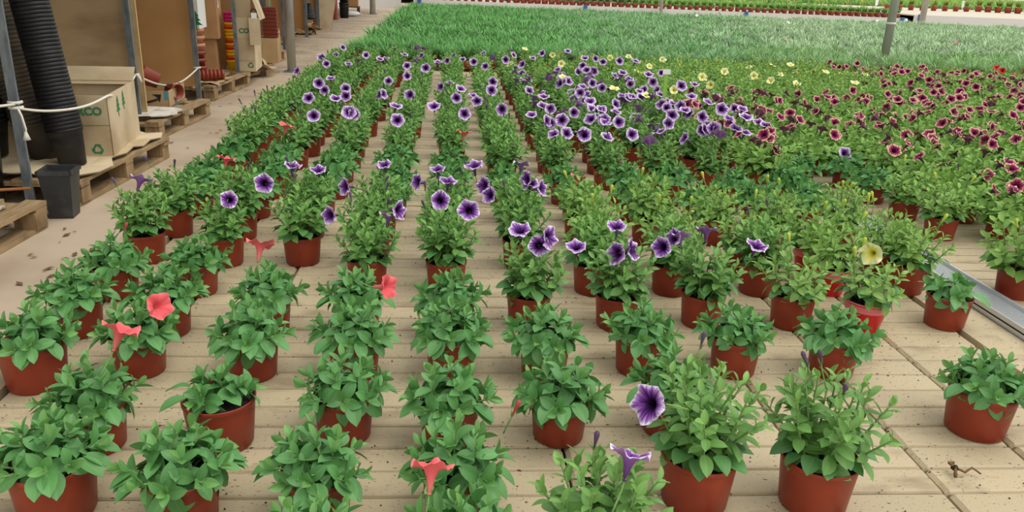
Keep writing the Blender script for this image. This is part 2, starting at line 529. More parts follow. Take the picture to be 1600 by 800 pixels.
(6.344, 7.702, 'R', 's', '#17,18'),
(6.339, 8.004, 'R', 's', '#17,19'),
(6.325, 8.292, 'R', 's', '#17,20'),
(6.609, 7.436, 'R', 's', '#18,17'),
(6.627, 7.715, 'R', 's', '#18,18'),
(6.612, 8.019, 'R', 's', '#18,19'),
(6.628, 8.318, 'R', 's', '#18,20'),
(6.897, 8.002, 'R', 's', '#19,19'),
(6.864, 8.317, 'R', 's', '#19,20'),
(7.127, 8.298, 'R', 's', '#20,20'),
]
FLOWERS = {
7: [('cu', 0.081, 0, 0.254)],
14: [('cr', 0.081, -0.05, 0.183)],
16: [('cr', 0.094, -0.05, 0.245)],
23: [('yl', -0.019, 0, 0.239)],
25: [('pl', -0.118, 0, 0.272), ('pu', -0.095, 0, 0.282), ('pu', -0.0, 0.05, 0.284), ('pb', 0.124, -0.05, 0.269)],
26: [('pb', -0.011, 0.05, 0.298), ('pl', -0.026, -0.05, 0.242), ('pr', 0.019, -0.05, 0.253), ('pl', 0.104, -0.05, 0.264)],
27: [('pf', 0.017, -0.05, 0.261), ('pb', -0.036, 0, 0.292), ('pr', 0.043, -0.05, 0.287), ('pb', 0.124, -0.05, 0.265)],
30: [('cu', 0.005, -0.05, 0.254)],
35: [('pf', 0.069, -0.05, 0.283), ('pf', -0.022, 0.05, 0.285)],
36: [('pl', -0.113, -0.05, 0.254), ('pr', 0.112, -0.05, 0.275), ('pu', 0.078, -0.05, 0.262)],
37: [('pl', 0.072, 0.05, 0.326), ('pu', 0.024, -0.05, 0.297)],
39: [('cu', -0.047, 0, 0.236)],
47: [('pu', 0.009, 0, 0.286)],
60: [('pf', 0.096, 0, 0.27)],
67: [('pf', 0.041, -0.05, 0.24)],
69: [('cu', -0.088, -0.05, 0.236)],
71: [('cu', 0.028, 0, 0.251)],
72: [('pf', 0.099, 0, 0.267)],
74: [('pf', -0.016, -0.05, 0.275)],
75: [('pf', -0.021, 0, 0.316), ('pf', 0.012, 0, 0.275)],
77: [('pu', -0.031, -0.05, 0.281)],
80: [('pu', 0.008, 0, 0.284)],
87: [('pf', -0.119, 0, 0.279)],
88: [('pb', 0.054, -0.05, 0.275), ('pb', -0.038, -0.05, 0.285)],
92: [('pf', 0.005, 0, 0.289), ('pf', 0.031, 0, 0.28)],
94: [('pf', -0.067, 0, 0.287), ('pu', -0.116, -0.05, 0.281)],
95: [('pf', -0.13, 0, 0.285), ('pl', 0.074, 0, 0.255), ('pr', 0.106, 0, 0.26)],
97: [('pf', 0.081, 0, 0.266)],
101: [('pu', -0.043, 0, 0.293)],
103: [('pu', 0.097, 0, 0.282)],
107: [('pl', -0.084, -0.05, 0.287)],
108: [('pb', 0.017, 0.05, 0.284)],
112: [('pf', -0.007, -0.05, 0.265)],
113: [('pu', -0.033, 0, 0.283)],
114: [('pf', 0.022, 0.05, 0.293)],
117: [('pf', -0.025, 0, 0.306)],
119: [('pf', -0.068, 0, 0.308), ('pf', 0.072, 0, 0.294)],
127: [('pl', 0.132, 0, 0.292), ('pl', -0.105, 0.05, 0.287), ('pb', 0.009, 0.05, 0.295)],
128: [('pb', -0.042, 0, 0.281), ('pb', 0.098, 0, 0.292)],
131: [('cu', 0.069, 0, 0.242)],
132: [('pf', 0.062, 0.05, 0.287)],
133: [('pu', -0.091, 0, 0.284)],
134: [('pf', 0.016, 0, 0.291)],
135: [('pu', 0.041, 0, 0.307)],
137: [('pb', -0.0, 0, 0.269)],
141: [('pu', -0.121, 0, 0.284)],
147: [('pl', -0.125, -0.05, 0.27), ('pb', 0.032, 0.05, 0.293), ('pr', 0.069, 0, 0.284), ('pl', 0.014, 0.05, 0.3)],
148: [('pu', 0.005, 0.05, 0.301)],
153: [('pf', 0.016, 0, 0.28)],
154: [('pf', -0.12, 0, 0.277)],
155: [('pu', -0.118, 0, 0.27), ('pf', -0.004, 0.05, 0.294)],
157: [('pf', 0.028, 0, 0.281)],
160: [('pf', -0.006, 0, 0.294)],
162: [('pf', -0.09, 0, 0.264)],
169: [('cu', -0.011, -0.05, 0.191)],
172: [('pu', -0.103, 0.05, 0.296), ('pf', -0.004, 0, 0.257), ('pf', 0.05, -0.05, 0.284)],
173: [('pf', 0.008, 0, 0.29)],
174: [('pu', 0.017, -0.05, 0.267)],
175: [('pu', 0.044, -0.05, 0.285)],
182: [('pf', -0.082, 0, 0.288)],
191: [('pf', -0.126, 0, 0.261), ('pf', 0.102, -0.05, 0.28)],
192: [('pu', 0.015, -0.05, 0.284), ('pf', 0.083, -0.05, 0.283)],
193: [('pf', -0.123, 0, 0.273), ('pu', 0.032, 0, 0.299), ('pu', 0.014, 0, 0.288), ('pu', 0.117, 0, 0.287)],
194: [('pu', 0.047, 0, 0.295)],
195: [('pf', -0.022, 0, 0.262)],
196: [('pu', 0.072, 0, 0.306)],
198: [('yu', 0.022, 0, 0.296)],
204: [('pu', -0.042, 0, 0.257)],
206: [('yu', -0.055, 0, 0.291)],
212: [('pf', 0.063, -0.05, 0.285)],
213: [('pf', -0.011, 0, 0.252)],
215: [('pu', 0.076, 0, 0.295), ('pu', 0.009, 0, 0.301)],
216: [('yu', 0.034, 0, 0.3)],
217: [('pf', -0.055, 0.05, 0.289)],
220: [('pf', -0.015, 0.05, 0.316), ('pf', 0.065, -0.05, 0.284)],
222: [('yf', -0.107, 0, 0.27)],
225: [('pu', 0.063, 0, 0.306)],
226: [('yf', -0.052, 0, 0.239)],
231: [('pf', 0.021, 0, 0.404), ('pu', 0.066, 0, 0.361), ('pu', 0.147, 0, 0.369), ('pf', -0.047, 0.05, 0.287), ('pf', 0.008, 0.05, 0.298), ('pu', 0.106, 0, 0.311), ('pu', 0.157, 0, 0.296)],
232: [('pf', 0.015, 0, 0.319), ('pf', 0.03, -0.05, 0.277)],
233: [('pf', -0.086, 0, 0.276), ('pu', -0.001, 0.05, 0.303), ('pu', 0.119, 0, 0.354)],
234: [('pf', 0.027, 0, 0.405), ('pu', 0.093, 0, 0.346), ('pf', -0.048, 0, 0.273), ('pu', 0.006, 0.05, 0.293)],
235: [('pu', 0.008, 0, 0.314)],
236: [('yu', -0.005, 0, 0.263)],
238: [('pu', -0.001, 0, 0.428), ('pu', 0.104, 0, 0.334), ('pf', 0.131, -0.05, 0.285), ('pf', -0.024, 0, 0.259)],
239: [('pu', -0.005, 0, 0.311)],
241: [('pf', 0.09, 0, 0.339)],
243: [('pf', -0.01, 0.05, 0.294), ('pf', 0.04, -0.05, 0.277), ('pu', -0.111, 0.05, 0.296)],
257: [('yf', -0.015, 0, 0.268)],
269: [('pu', -0.032, 0, 0.236), ('pu', -0.007, -0.05, 0.227)],
270: [('pu', -0.049, 0.05, 0.256)],
271: [('pf', -0.001, -0.05, 0.225)],
272: [('pu', 0.003, 0.05, 0.257)],
274: [('pu', -0.003, 0, 0.262)],
277: [('pf', -0.04, 0, 0.246)],
286: [('pf', -0.025, 0, 0.181)],
295: [('yf', -0.026, 0, 0.253)],
300: [('yf', -0.0, 0, 0.248)],
335: [('yf', -0.034, 0, 0.245)],
352: [('yu', -0.021, 0, 0.224)],
368: [('yu', 0.028, -0.05, 0.288)],
372: [('yu', 0.002, 0, 0.297)],
387: [('yu', -0.005, 0.05, 0.266)],
}
# ------------------------------------------------------------------ helpers
def s2l(c): return tuple((x/12.92 if x <= .04045 else ((x+.055)/1.055)**2.4) for x in (v/255 for v in c))
def rot_to(d, roll=0):
    q = Vector(d).normalized().to_track_quat('Z', 'Y'); return (q.to_matrix() @ Matrix.Rotation(roll, 3, 'Z'))

class MB:
    """collects geometry, then links it as one mesh object"""
    def __init__(s): s.v = []; s.f = []; s.m = []; s.c = []; s.uv = []; s.sm = []
    def add(s, vs, fs, mat=0, smooth=False, col=None, uv=None):
        o = len(s.v); s.v += [tuple(p) for p in vs]; s.f += [tuple(i+o for i in f) for f in fs]
        s.m += [mat]*len(fs); s.sm += [smooth]*len(fs)
        s.c += [col or (1, 1, 1)]*len(vs); s.uv += list(uv) if uv is not None else [(0, 0)]*len(vs); return s
    def box(s, c, d, mat=0, rot=None, col=None, taper=1.0):
        vs = []
        for z in (-1, 1):
            k = taper if z < 0 else 1
            for x, y in ((-1, -1), (1, -1), (1, 1), (-1, 1)):
                p = Vector((x*d[0]/2*k, y*d[1]/2*k, z*d[2]/2))
                if rot is not None: p = rot @ p
                vs.append(p + Vector(c))
        return s.add(vs, [(3, 2, 1, 0), (4, 5, 6, 7), (0, 1, 5, 4), (1, 2, 6, 5), (2, 3, 7, 6), (3, 0, 4, 7)], mat, False, col)
    def lathe(s, prof, n=24, mat=0, smooth=True, M=None, col=None, cap0=False, cap1=False):
        vs = []; fs = []
        for r, z in prof:
            for i in range(n):
                a = 2*math.pi*i/n; p = Vector((r*math.cos(a), r*math.sin(a), z)); vs.append(M @ p if M is not None else p)
        for k in range(len(prof)-1):
            for i in range(n):
                j = (i+1) % n; fs.append((k*n+i, k*n+j, (k+1)*n+j, (k+1)*n+i))
        if cap0: fs.append(tuple(range(n-1, -1, -1)))
        if cap1: fs.append(tuple((len(prof)-1)*n+i for i in range(n)))
        return s.add(vs, fs, mat, smooth, col)
    def tube(s, pts, r, n=6, mat=0, col=None, r1=None):
        pts = [Vector(p) for p in pts]; vs = []; fs = []; m = len(pts)
        for k, p in enumerate(pts):
            t = (pts[min(k+1, m-1)] - pts[max(k-1, 0)]).normalized()
            a = t.cross(Vector((.13, .21, .97))); a = a.normalized() if a.length > 1e-3 else Vector((1, 0, 0)); b = t.cross(a)
            rr = r if r1 is None else r + (r1-r)*k/(m-1)
            for i in range(n):
                g = 2*math.pi*i/n; vs.append(p + (a*math.cos(g) + b*math.sin(g))*rr)
        for k in range(m-1):
            for i in range(n):
                j = (i+1) % n; fs.append((k*n+i, k*n+j, (k+1)*n+j, (k+1)*n+i))
        fs.append(tuple(range(n-1, -1, -1))); fs.append(tuple((m-1)*n+i for i in range(n)))
        return s.add(vs, fs, mat, True, col)
    def mesh(s, name, mats):
        me = bpy.data.meshes.new(name); me.from_pydata(s.v, [], s.f)
        for m in mats: me.materials.append(m)
        if len(mats) > 1: me.polygons.foreach_set('material_index', s.m)
        me.polygons.foreach_set('use_smooth', s.sm)
        ca = me.color_attributes.new('col', 'FLOAT_COLOR', 'POINT')
        ca.data.foreach_set('color', np.c_[np.array(s.c, float).reshape(-1, 3), np.ones(len(s.v))].ravel())
        if any(u != (0, 0) for u in s.uv):
            ul = me.uv_layers.new(name='UVMap'); li = np.empty(len(me.loops), int); me.loops.foreach_get('vertex_index', li)
            ul.data.foreach_set('uv', np.array(s.uv, float)[li].ravel())
        me.update(); return me
    def build(s, name, mats, parent=None, loc=(0, 0, 0), rot=None):
        return obj(name, s.mesh(name, mats if isinstance(mats, (list, tuple)) else [mats]), parent, loc, rot)
def obj(name, me, parent=None, loc=(0, 0, 0), rot=None, M=None, color=None):
    o = bpy.data.objects.new(name, me); COL.objects.link(o)
    if parent is not None: o.parent = parent
    if M is not None: o.matrix_basis = M
    else:
        o.location = loc
        if rot is not None: o.rotation_euler = rot
    if color: o.color = (*color, 1)
    return o
def tag(o, label, cat, group=None):
    o['label'] = label; o['category'] = cat
    if group: o['group'] = group
    return o
def thing(name, label, cat, loc=(0, 0, 0), rz=0, group=None, rot=None):
    o = bpy.data.objects.new(name, None); COL.objects.link(o); o.empty_display_size = .05
    o.location = loc; o.rotation_euler = rot or (0, 0, rz); return tag(o, label, cat, group)

# ------------------------------------------------------------------ materials
def mat(name, col, rough=.6, metal=0, noise=None, bump=0, src='flat', extra=None, spec=.4, transl=0):
    """noise=(scale, second colour, contrast low, high, stretch)"""
    m = bpy.data.materials.new(name); m.use_nodes = True; N = m.node_tree.nodes; L = m.node_tree.links
    b = N['Principled BSDF']; b.inputs['Roughness'].default_value = rough; b.inputs['Metallic'].default_value = metal
    b.inputs['Specular IOR Level'].default_value = spec
    c = s2l(col) if max(col) > 1 else col
    if src == 'obj': o = N.new('ShaderNodeObjectInfo'); out = o.outputs['Color']
    elif src == 'attr': o = N.new('ShaderNodeVertexColor'); o.layer_name = 'col'; out = o.outputs['Color']
    else: o = N.new('ShaderNodeRGB'); o.outputs[0].default_value = (*c, 1); out = o.outputs[0]
    if noise:
        sc, c2, lo, hi, st = noise
        g = N.new('ShaderNodeNewGeometry'); mp = N.new('ShaderNodeMapping'); mp.inputs['Scale'].default_value = st
        L.new(g.outputs['Position'], mp.inputs[0])
        n = N.new('ShaderNodeTexNoise'); n.inputs['Scale'].default_value = sc; n.inputs['Detail'].default_value = 5; L.new(mp.outputs[0], n.inputs[0])
        mr = N.new('ShaderNodeMapRange'); mr.inputs[1].default_value = lo; mr.inputs[2].default_value = hi; L.new(n.outputs[0], mr.inputs[0])
        mx = N.new('ShaderNodeMix'); mx.data_type = 'RGBA'; L.new(mr.outputs[0], mx.inputs[0]); L.new(out, mx.inputs[6])
        mx.inputs[7].default_value = (*s2l(c2), 1); out = mx.outputs[2]
        if bump:
            bp = N.new('ShaderNodeBump'); bp.inputs['Strength'].default_value = bump; bp.inputs['Distance'].default_value = .01
            L.new(n.outputs[0], bp.inputs['Height']); L.new(bp.outputs[0], b.inputs['Normal'])
    if extra: out = extra(N, L, out, b)
    L.new(out, b.inputs['Base Color'])
    if transl:
        t = N.new('ShaderNodeBsdfTranslucent'); L.new(out, t.inputs[0]); x = N.new('ShaderNodeMixShader'); x.inputs[0].default_value = transl
        L.new(b.outputs[0], x.inputs[1]); L.new(t.outputs[0], x.inputs[2]); L.new(x.outputs[0], N['Material Output'].inputs[0])
    return m
def mixnode(N, L, fac, a, b):
    mx = N.new('ShaderNodeMix'); mx.data_type = 'RGBA'
    for sock, v in ((0, fac), (6, a), (7, b)):
        if hasattr(v, 'links'): L.new(v, mx.inputs[sock])
        elif sock == 0: mx.inputs[0].default_value = v
        else: mx.inputs[sock].default_value = (*s2l(v), 1)
    return mx.outputs[2]
def ramp(N, L, src, stops):
    r = N.new('ShaderNodeValToRGB'); L.new(src, r.inputs[0]); e = r.color_ramp.elements
    while len(e) < len(stops): e.new(.5)
    for k, (p, c) in enumerate(stops): e[k].position = p; e[k].color = (*s2l(c), 1)
    return r.outputs[0]
def specks(N, L, out, b):       # soil crumbs and stains lying on the planks
    g = N.new('ShaderNodeNewGeometry')
    oi = N.new('ShaderNodeObjectInfo')
    mr0 = N.new('ShaderNodeMapRange'); mr0.inputs[3].default_value = .9; mr0.inputs[4].default_value = 1.06; L.new(oi.outputs['Random'], mr0.inputs[0])
    hs = N.new('ShaderNodeHueSaturation'); L.new(out, hs.inputs['Color']); L.new(mr0.outputs[0], hs.inputs['Value']); out = hs.outputs[0]
    mp = N.new('ShaderNodeMapping'); mp.inputs['Scale'].default_value = (.62, 1.5, 1); L.new(g.outputs['Position'], mp.inputs[0])
    for sc, lo, hi, c in ((120, .66, .69, (70, 54, 42)), (260, .665, .70, (90, 72, 56)), (9, .56, .75, (152, 134, 106))):
        n = N.new('ShaderNodeTexNoise'); n.inputs['Scale'].default_value = sc; n.inputs['Detail'].default_value = 3; L.new(mp.outputs[0], n.inputs[0])
        mr = N.new('ShaderNodeMapRange'); mr.inputs[1].default_value = lo; mr.inputs[2].default_value = hi; L.new(n.outputs[0], mr.inputs[0])
        out = mixnode(N, L, mr.outputs[0], out, c)
    return out
def leafnodes(N, L, out, b):    # paler midrib and fine mottling
    uv = N.new('ShaderNodeUVMap'); sp = N.new('ShaderNodeSeparateXYZ'); L.new(uv.outputs[0], sp.inputs[0])
    a = N.new('ShaderNodeMath'); a.operation = 'SUBTRACT'; a.inputs[1].default_value = .5; L.new(sp.outputs[0], a.inputs[0])
    ab = N.new('ShaderNodeMath'); ab.operation = 'ABSOLUTE'; L.new(a.outputs[0], ab.inputs[0])
    mr = N.new('ShaderNodeMapRange'); mr.inputs[1].default_value = .0; mr.inputs[2].default_value = .09; mr.inputs[3].default_value = 1.18; mr.inputs[4].default_value = 1; L.new(ab.outputs[0], mr.inputs[0])
    hs = N.new('ShaderNodeHueSaturation'); L.new(out, hs.inputs['Color']); L.new(mr.outputs[0], hs.inputs['Value'])
    return hs.outputs[0]
M_LEAF = mat('leaf_single', (80, 130, 70), .5, src='obj', extra=leafnodes, spec=.5, transl=.2)
M_FOL = mat('leaf_mass', (80, 130, 70), .55, src='attr', spec=.3, transl=.22)
M_STEM = mat('stem_green', (120, 155, 85), .6, transl=.1)
M_POT = mat('terracotta_plastic', (148, 57, 33), .42, noise=(14, (126, 44, 26), .35, .75, (1, 1, 1)))
M_POTR = mat('red_plastic', (205, 22, 28), .3)
M_RIMR = mat('pink_rim', (226, 120, 128), .4)
M_SOIL = mat('peat_soil', (42, 32, 26), .95, noise=(160, (92, 74, 58), .55, .72, (1, 1, 1)), bump=.8)
M_DECK = mat('deck_board', (184, 168, 136), .62, extra=specks)
M_GAP = mat('deck_underlay', (60, 48, 36), .9)
M_FLOOR = mat('walkway_concrete', (190, 172, 148), .85, noise=(1.6, (160, 140, 116), .42, .72, (1, 1, 1)), bump=.12)
M_GALV = mat('galvanised_steel', (136, 144, 146), .5, .3, noise=(30, (96, 104, 108), .4, .7, (1, 1, .3)))
M_ALU = mat('aluminium', (205, 208, 210), .38, .6)
M_POLE = mat('pole_steel', (186, 186, 178), .6, 0, noise=(8, (160, 160, 152), .4, .7, (1, 1, .3)))
M_PALLET = mat('pallet_wood', (168, 142, 104), .8, noise=(6, (118, 96, 68), .4, .75, (6, 1, 1)))
M_CARD = mat('cardboard', (190, 160, 118), .8, noise=(3, (160, 128, 88), .45, .75, (1, 1, 1)))
M_CARDB = mat('cardboard_brown', (196, 150, 102), .8, noise=(3, (170, 126, 82), .45, .75, (1, 1, 1)))
M_CARDP = mat('cardboard_pale', (208, 190, 156), .8, noise=(3, (170, 146, 110), .45, .75, (1, 1, 1)))
M_PANEL = mat('hardboard', (216, 170, 112), .7, noise=(1.5, (198, 148, 90), .4, .7, (1, 1, 1)))
M_PANELG = mat('hardboard_dusty', (206, 178, 134), .8, noise=(2, (170, 142, 104), .4, .7, (1, 1, 3)))
M_EDGE = mat('panel_edge', (206, 172, 118), .7)
M_BLACK = mat('black_plastic', (26, 27, 29), .5, noise=(9, (52, 50, 48), .5, .75, (1, 1, 2)))
M_BLACKD = mat('dusty_black_plastic', (66, 60, 52), .8, noise=(6, (108, 94, 74), .4, .7, (1, 1, 1)))
M_GREYP = mat('grey_plastic', (54, 56, 57), .5, noise=(12, (78, 78, 76), .5, .75, (1, 1, 1)))
M_ROPE = mat('rope', (228, 222, 208), .9)
M_GREENP = mat('green_print', (52, 128, 82), .7)
M_BLKP = mat('black_print', (24, 24, 26), .6)
M_BLUET = mat('blue_tape', (70, 150, 170), .4)
M_BROWNP = mat('brown_plastic', (140, 62, 44), .45)
M_YELP = mat('yellow_plastic', (240, 190, 30), .35)
M_ORRED = mat('orange_red_plastic', (214, 62, 32), .35)
M_PINK = mat('magenta_plastic', (206, 50, 130), .35)
M_WHITE = mat('white_board', (226, 226, 222), .7)
M_PAPER = mat('paper', (222, 214, 200), .85, noise=(12, (160, 146, 128), .5, .7, (1, 1, 1)))
M_PALEW = mat('bench_board', (200, 190, 170), .7)
M_SIDE = mat('bench_side_metal', (214, 214, 210), .6)
M_BLUE = mat('blue_paint', (52, 104, 170), .5)
M_WALLB = mat('shed_back_board', (96, 72, 48), .9)
M_LABELW = mat('white_tag', (240, 240, 238), .5)

def flower_mat(name, stops, vein, vstr):
    def ex(N, L, out, b):
        uv = N.new('ShaderNodeUVMap'); sp = N.new('ShaderNodeSeparateXYZ'); L.new(uv.outputs[0], sp.inputs[0])
        c = N.new('ShaderNodeCombineXYZ'); m1 = N.new('ShaderNodeMath'); m1.operation = 'MULTIPLY'; m1.inputs[1].default_value = 34; L.new(sp.outputs[0], m1.inputs[0])
        m2 = N.new('ShaderNodeMath'); m2.operation = 'MULTIPLY'; m2.inputs[1].default_value = 2.2; L.new(sp.outputs[1], m2.inputs[0])
        L.new(m1.outputs[0], c.inputs[0]); L.new(m2.outputs[0], c.inputs[1])
        n = N.new('ShaderNodeTexNoise'); n.inputs['Scale'].default_value = 1; n.inputs['Detail'].default_value = 2; L.new(c.outputs[0], n.inputs[0])
        mr = N.new('ShaderNodeMapRange'); mr.inputs[1].default_value = .35; mr.inputs[2].default_value = .65; mr.inputs[3].default_value = -.13; mr.inputs[4].default_value = .13; L.new(n.outputs[0], mr.inputs[0])
        ad = N.new('ShaderNodeMath'); ad.operation = 'ADD'; L.new(sp.outputs[1], ad.inputs[0]); L.new(mr.outputs[0], ad.inputs[1])
        col = ramp(N, L, ad.outputs[0], stops)
        mr2 = N.new('ShaderNodeMapRange'); mr2.inputs[1].default_value = .55; mr2.inputs[2].default_value = .7; mr2.inputs[4].default_value = vstr; L.new(n.outputs[0], mr2.inputs[0])
        return mixnode(N, L, mr2.outputs[0], col, vein)
    return mat(name, (255, 255, 255), .6, extra=ex, spec=.2, transl=.15)
FM = {
 'p': (flower_mat('purple_petal', [(.3, (20, 6, 28)), (.52, (66, 20, 92)), (.72, (136, 74, 168)), (.86, (186, 146, 206)), (.96, (244, 236, 246))], (78, 28, 110), .4),
       flower_mat('purple_petal_back', [(.1, (84, 54, 90)), (.5, (140, 88, 164)), (.95, (190, 150, 206))], (72, 34, 92), .4)),
 'c': (flower_mat('coral_petal', [(.15, (250, 190, 170)), (.4, (236, 92, 100)), (.9, (240, 108, 112)), (1, (246, 136, 136))], (214, 60, 76), .4),
       flower_mat('coral_petal_back', [(.1, (226, 124, 116)), (.5, (236, 104, 110)), (1, (244, 130, 132))], (206, 70, 74), .3)),
 'b': (flower_mat('burgundy_petal', [(.3, (50, 6, 26)), (.5, (110, 14, 60)), (.82, (160, 34, 106)), (.91, (214, 160, 140)), (.98, (246, 230, 176))], (84, 8, 46), .3),
       flower_mat('burgundy_petal_back', [(.1, (84, 50, 64)), (.5, (118, 64, 104)), (.84, (150, 92, 130)), (.95, (232, 208, 160))], (60, 24, 50), .4)),
 'y': (flower_mat('yellow_petal', [(.2, (224, 216, 60)), (.55, (236, 230, 120)), (1, (246, 244, 206))], (226, 216, 90), .3),
       flower_mat('yellow_petal_back', [(.1, (190, 206, 70)), (.6, (232, 228, 130)), (1, (246, 244, 206))], (200, 208, 90), .3)),
 'r': (flower_mat('red_petal', [(.2, (120, 10, 20)), (.6, (214, 34, 44)), (1, (228, 70, 76))], (170, 16, 30), .3),
       flower_mat('red_petal_back', [(.1, (150, 60, 60)), (.6, (206, 70, 76)), (1, (222, 120, 120))], (160, 50, 60), .3)),
}

# ------------------------------------------------------------------ leaves, flowers, pots as shared meshes
def leaf_geo(W, droop, fold, nu, nv, p0=.75, p1=.75):
    """a leaf of length 1 along +Y, upper side +Z"""
    vs = []; uv = []; fs = []
    for i in range(nu+1):
        t = i/nu; w = W*(math.sin(math.pi*min(t, .999)**p0)**p1*.5) + .012*(1-t)
        for j in range(nv+1):
            s = j/nv*2-1; vs.append((s*w, t*(1-.18*droop*t), -droop*t*t*.55 + .10*t + fold*abs(s)*w)); uv.append((j/nv, .02+t))
    for i in range(nu):
        for j in range(nv):
            a = i*(nv+1)+j; fs.append((a, a+1, a+nv+2, a+nv+1))
    return vs, fs, uv
LEAF = {  # fine and light versions of each leaf form
 'ovate': (leaf_geo(.5, .5, .3, 6, 4, 1.02, .66), leaf_geo(.52, .45, .3, 3, 2, 1.02, .66)),
 'ovate_up': (leaf_geo(.48, .1, .42, 6, 4, 1.0, .68), leaf_geo(.48, .1, .42, 3, 2, 1.0, .68)),
 'round': (leaf_geo(.74, .5, .25, 6, 4, .62, .62), leaf_geo(.76, .5, .25, 3, 2, .62, .62)),
 'narrow': (leaf_geo(.42, .3, .35, 6, 4, .92, .7), leaf_geo(.44, .3, .35, 3, 2, .92, .7)),
}
LEAFMESH = {}
for k, (g, _) in LEAF.items():
    b = MB(); b.add(g[0], g[1], 0, True, uv=g[2]); LEAFMESH[k] = b.mesh('leaf', [M_LEAF])

def mk(d, up, L, pos, jit, r):
    """leaf matrix: Y along d, Z towards up"""
    y = Vector(d).normalized(); x = y.cross(Vector(up));
    if x.length < 1e-3: x = Vector((1, 0, 0))
    x.normalize(); z = x.cross(y)
    m = Matrix((x, y, z)).transposed() @ Matrix.Rotation(r.uniform(-jit, jit), 3, 'Y')
    m = (m*L).to_4x4(); m.translation = pos; return m
def tint(base, r, k=.14, young=0.):
    b = s2l(base); y = s2l((150, 186, 96)); v = 1+r.uniform(-k, k)
    return tuple((b[i]*(1-young)+y[i]*young)*v for i in range(3))

def whorl(out, stems, base, tip, n, L0, L1, e0, e1, r, shape0, shape1, col, spread=.5, first=.25):
    """one shoot from base to tip with n leaves spiralling up it"""
    base = Vector(base); tip = Vector(tip); ax = (tip-base).normalized()
    bend = Vector((r.uniform(-.012, .012), r.uniform(-.012, .012), 0))
    pt = lambda t: base.lerp(tip, t) + bend*math.sin(math.pi*t)
    stems.append([pt(t) for t in (0, .33, .66, 1)])
    u = ax.orthogonal().normalized(); v = ax.cross(u); a = r.uniform(0, 6.28)
    for i in range(n):
        q = i/max(1, n-1); t = first+(1-first)*q**.8; a += 2.4+r.uniform(-.25, .25)
        rad = u*math.cos(a)+v*math.sin(a); el = math.radians(e0+(e1-e0)*q+r.uniform(-9, 9))
        d = rad*math.cos(el)+ax*math.sin(el)
        L = (L0+(L1-L0)*q)*r.uniform(.86, 1.14)
        up = ax*math.cos(el)-rad*math.sin(el)
        sh = shape0 if q < spread else shape1
        p = pt(min(t, 1)); 
        if p.z < .1 and d.z < -.3: d.z = -.3
        out.append((sh, mk(d, up, L, p, .3, r), tint(col, r, .16, max(0, q-.62)*.75)))
def gen_C(r, sparse=False, k=1.0):
    o = []; st = []; col = (96, 152, 84)
    rings = [(1, 0, .082), (5, .042, .066), (9, .086, .026)] if not sparse else [(1, .0, .05), (4, .05, .035), (3, .066, .02)]
    for n, rad, h in rings:
        a0 = r.uniform(0, 6)
        for i in range(n):
            a = a0+6.283*i/n+r.uniform(-.25, .25); rr = rad*r.uniform(.85, 1.12)*k
            b = (math.cos(a)*rr*.3, math.sin(a)*rr*.3, .095); z = .1+h*r.uniform(.85, 1.2)*k
            whorl(o, st, b, (math.cos(a)*rr, math.sin(a)*rr, z), 9, .066*k, .03*k, -4, 62, r, 'ovate', 'ovate_up', col, .7)
    for i in range(12 if not sparse else 4):     # skirt leaves over the rim
        a = r.uniform(0, 6.28); d = Vector((math.cos(a), math.sin(a), r.uniform(-.5, -.1)))
        o.append(('ovate', mk(d, (0, 0, 1), .068, (d.x*.062, d.y*.062, .12), .2, r), tint(col, r, .12)))
    return o, st
def gen_P(r, hgt=.19, n=15, col=(112, 160, 80), wide=1.0, stretch=1.0):
    o = []; st = []
    for i in range(n):
        a = 2.4*i+r.uniform(-.3, .3); q = (i+.5)/n; rr = .105*math.sqrt(q)*wide*r.uniform(.9, 1.12)
        z = .1+hgt*(.93-.4*q**1.5)*r.uniform(.88, 1.06)
        whorl(o, st, (math.cos(a)*rr*.35, math.sin(a)*rr*.35, .095), (math.cos(a)*rr, math.sin(a)*rr, z), 13, .053*stretch, .03*stretch, 0, 52, r, 'ovate', 'narrow', col, .6, .12)
    for i in range(13):                        # round older leaves just above the rim
        a = 6.283*i/13+r.uniform(-.2, .2); d = Vector((math.cos(a), math.sin(a), r.uniform(-.35, .15)))
        o.append(('round', mk(d, (0, 0, 1), .05*r.uniform(.85, 1.15), (d.x*.056, d.y*.052, .115+r.uniform(0, .03)), .25, r), tint((90, 144, 78), r, .12)))
    return o, st
def foliage_mesh(g, scale=1.0):
    b = MB()
    for sh, m, c in g[0]:
        ge = LEAF[sh][1]; b.add([m @ Vector(p) for p in ge[0]], ge[1], 0, True, c)
    for s in g[1]: b.tube([s[0], s[1], s[3]], .0028, 4, 0, s2l((112, 150, 84)), .0016)
    return b.mesh('foliage', [M_FOL])
R_ = random.Random(3)
FOL = {
 'C': [foliage_mesh(gen_C(R_)) for _ in range(5)],
 'S': [foliage_mesh(gen_C(R_, True)) for _ in range(2)],
 'P': [foliage_mesh(gen_P(R_, .165, 19)) for _ in range(6)],
 'Y': [foliage_mesh(gen_P(R_, .15, 16, (134, 174, 86), 1.2)) for _ in range(5)],
 'B': [foliage_mesh(gen_P(R_, .12, 16, (130, 172, 82), 1.3, 1.25)) for _ in range(5)],
}
FOL['R'] = FOL['B']

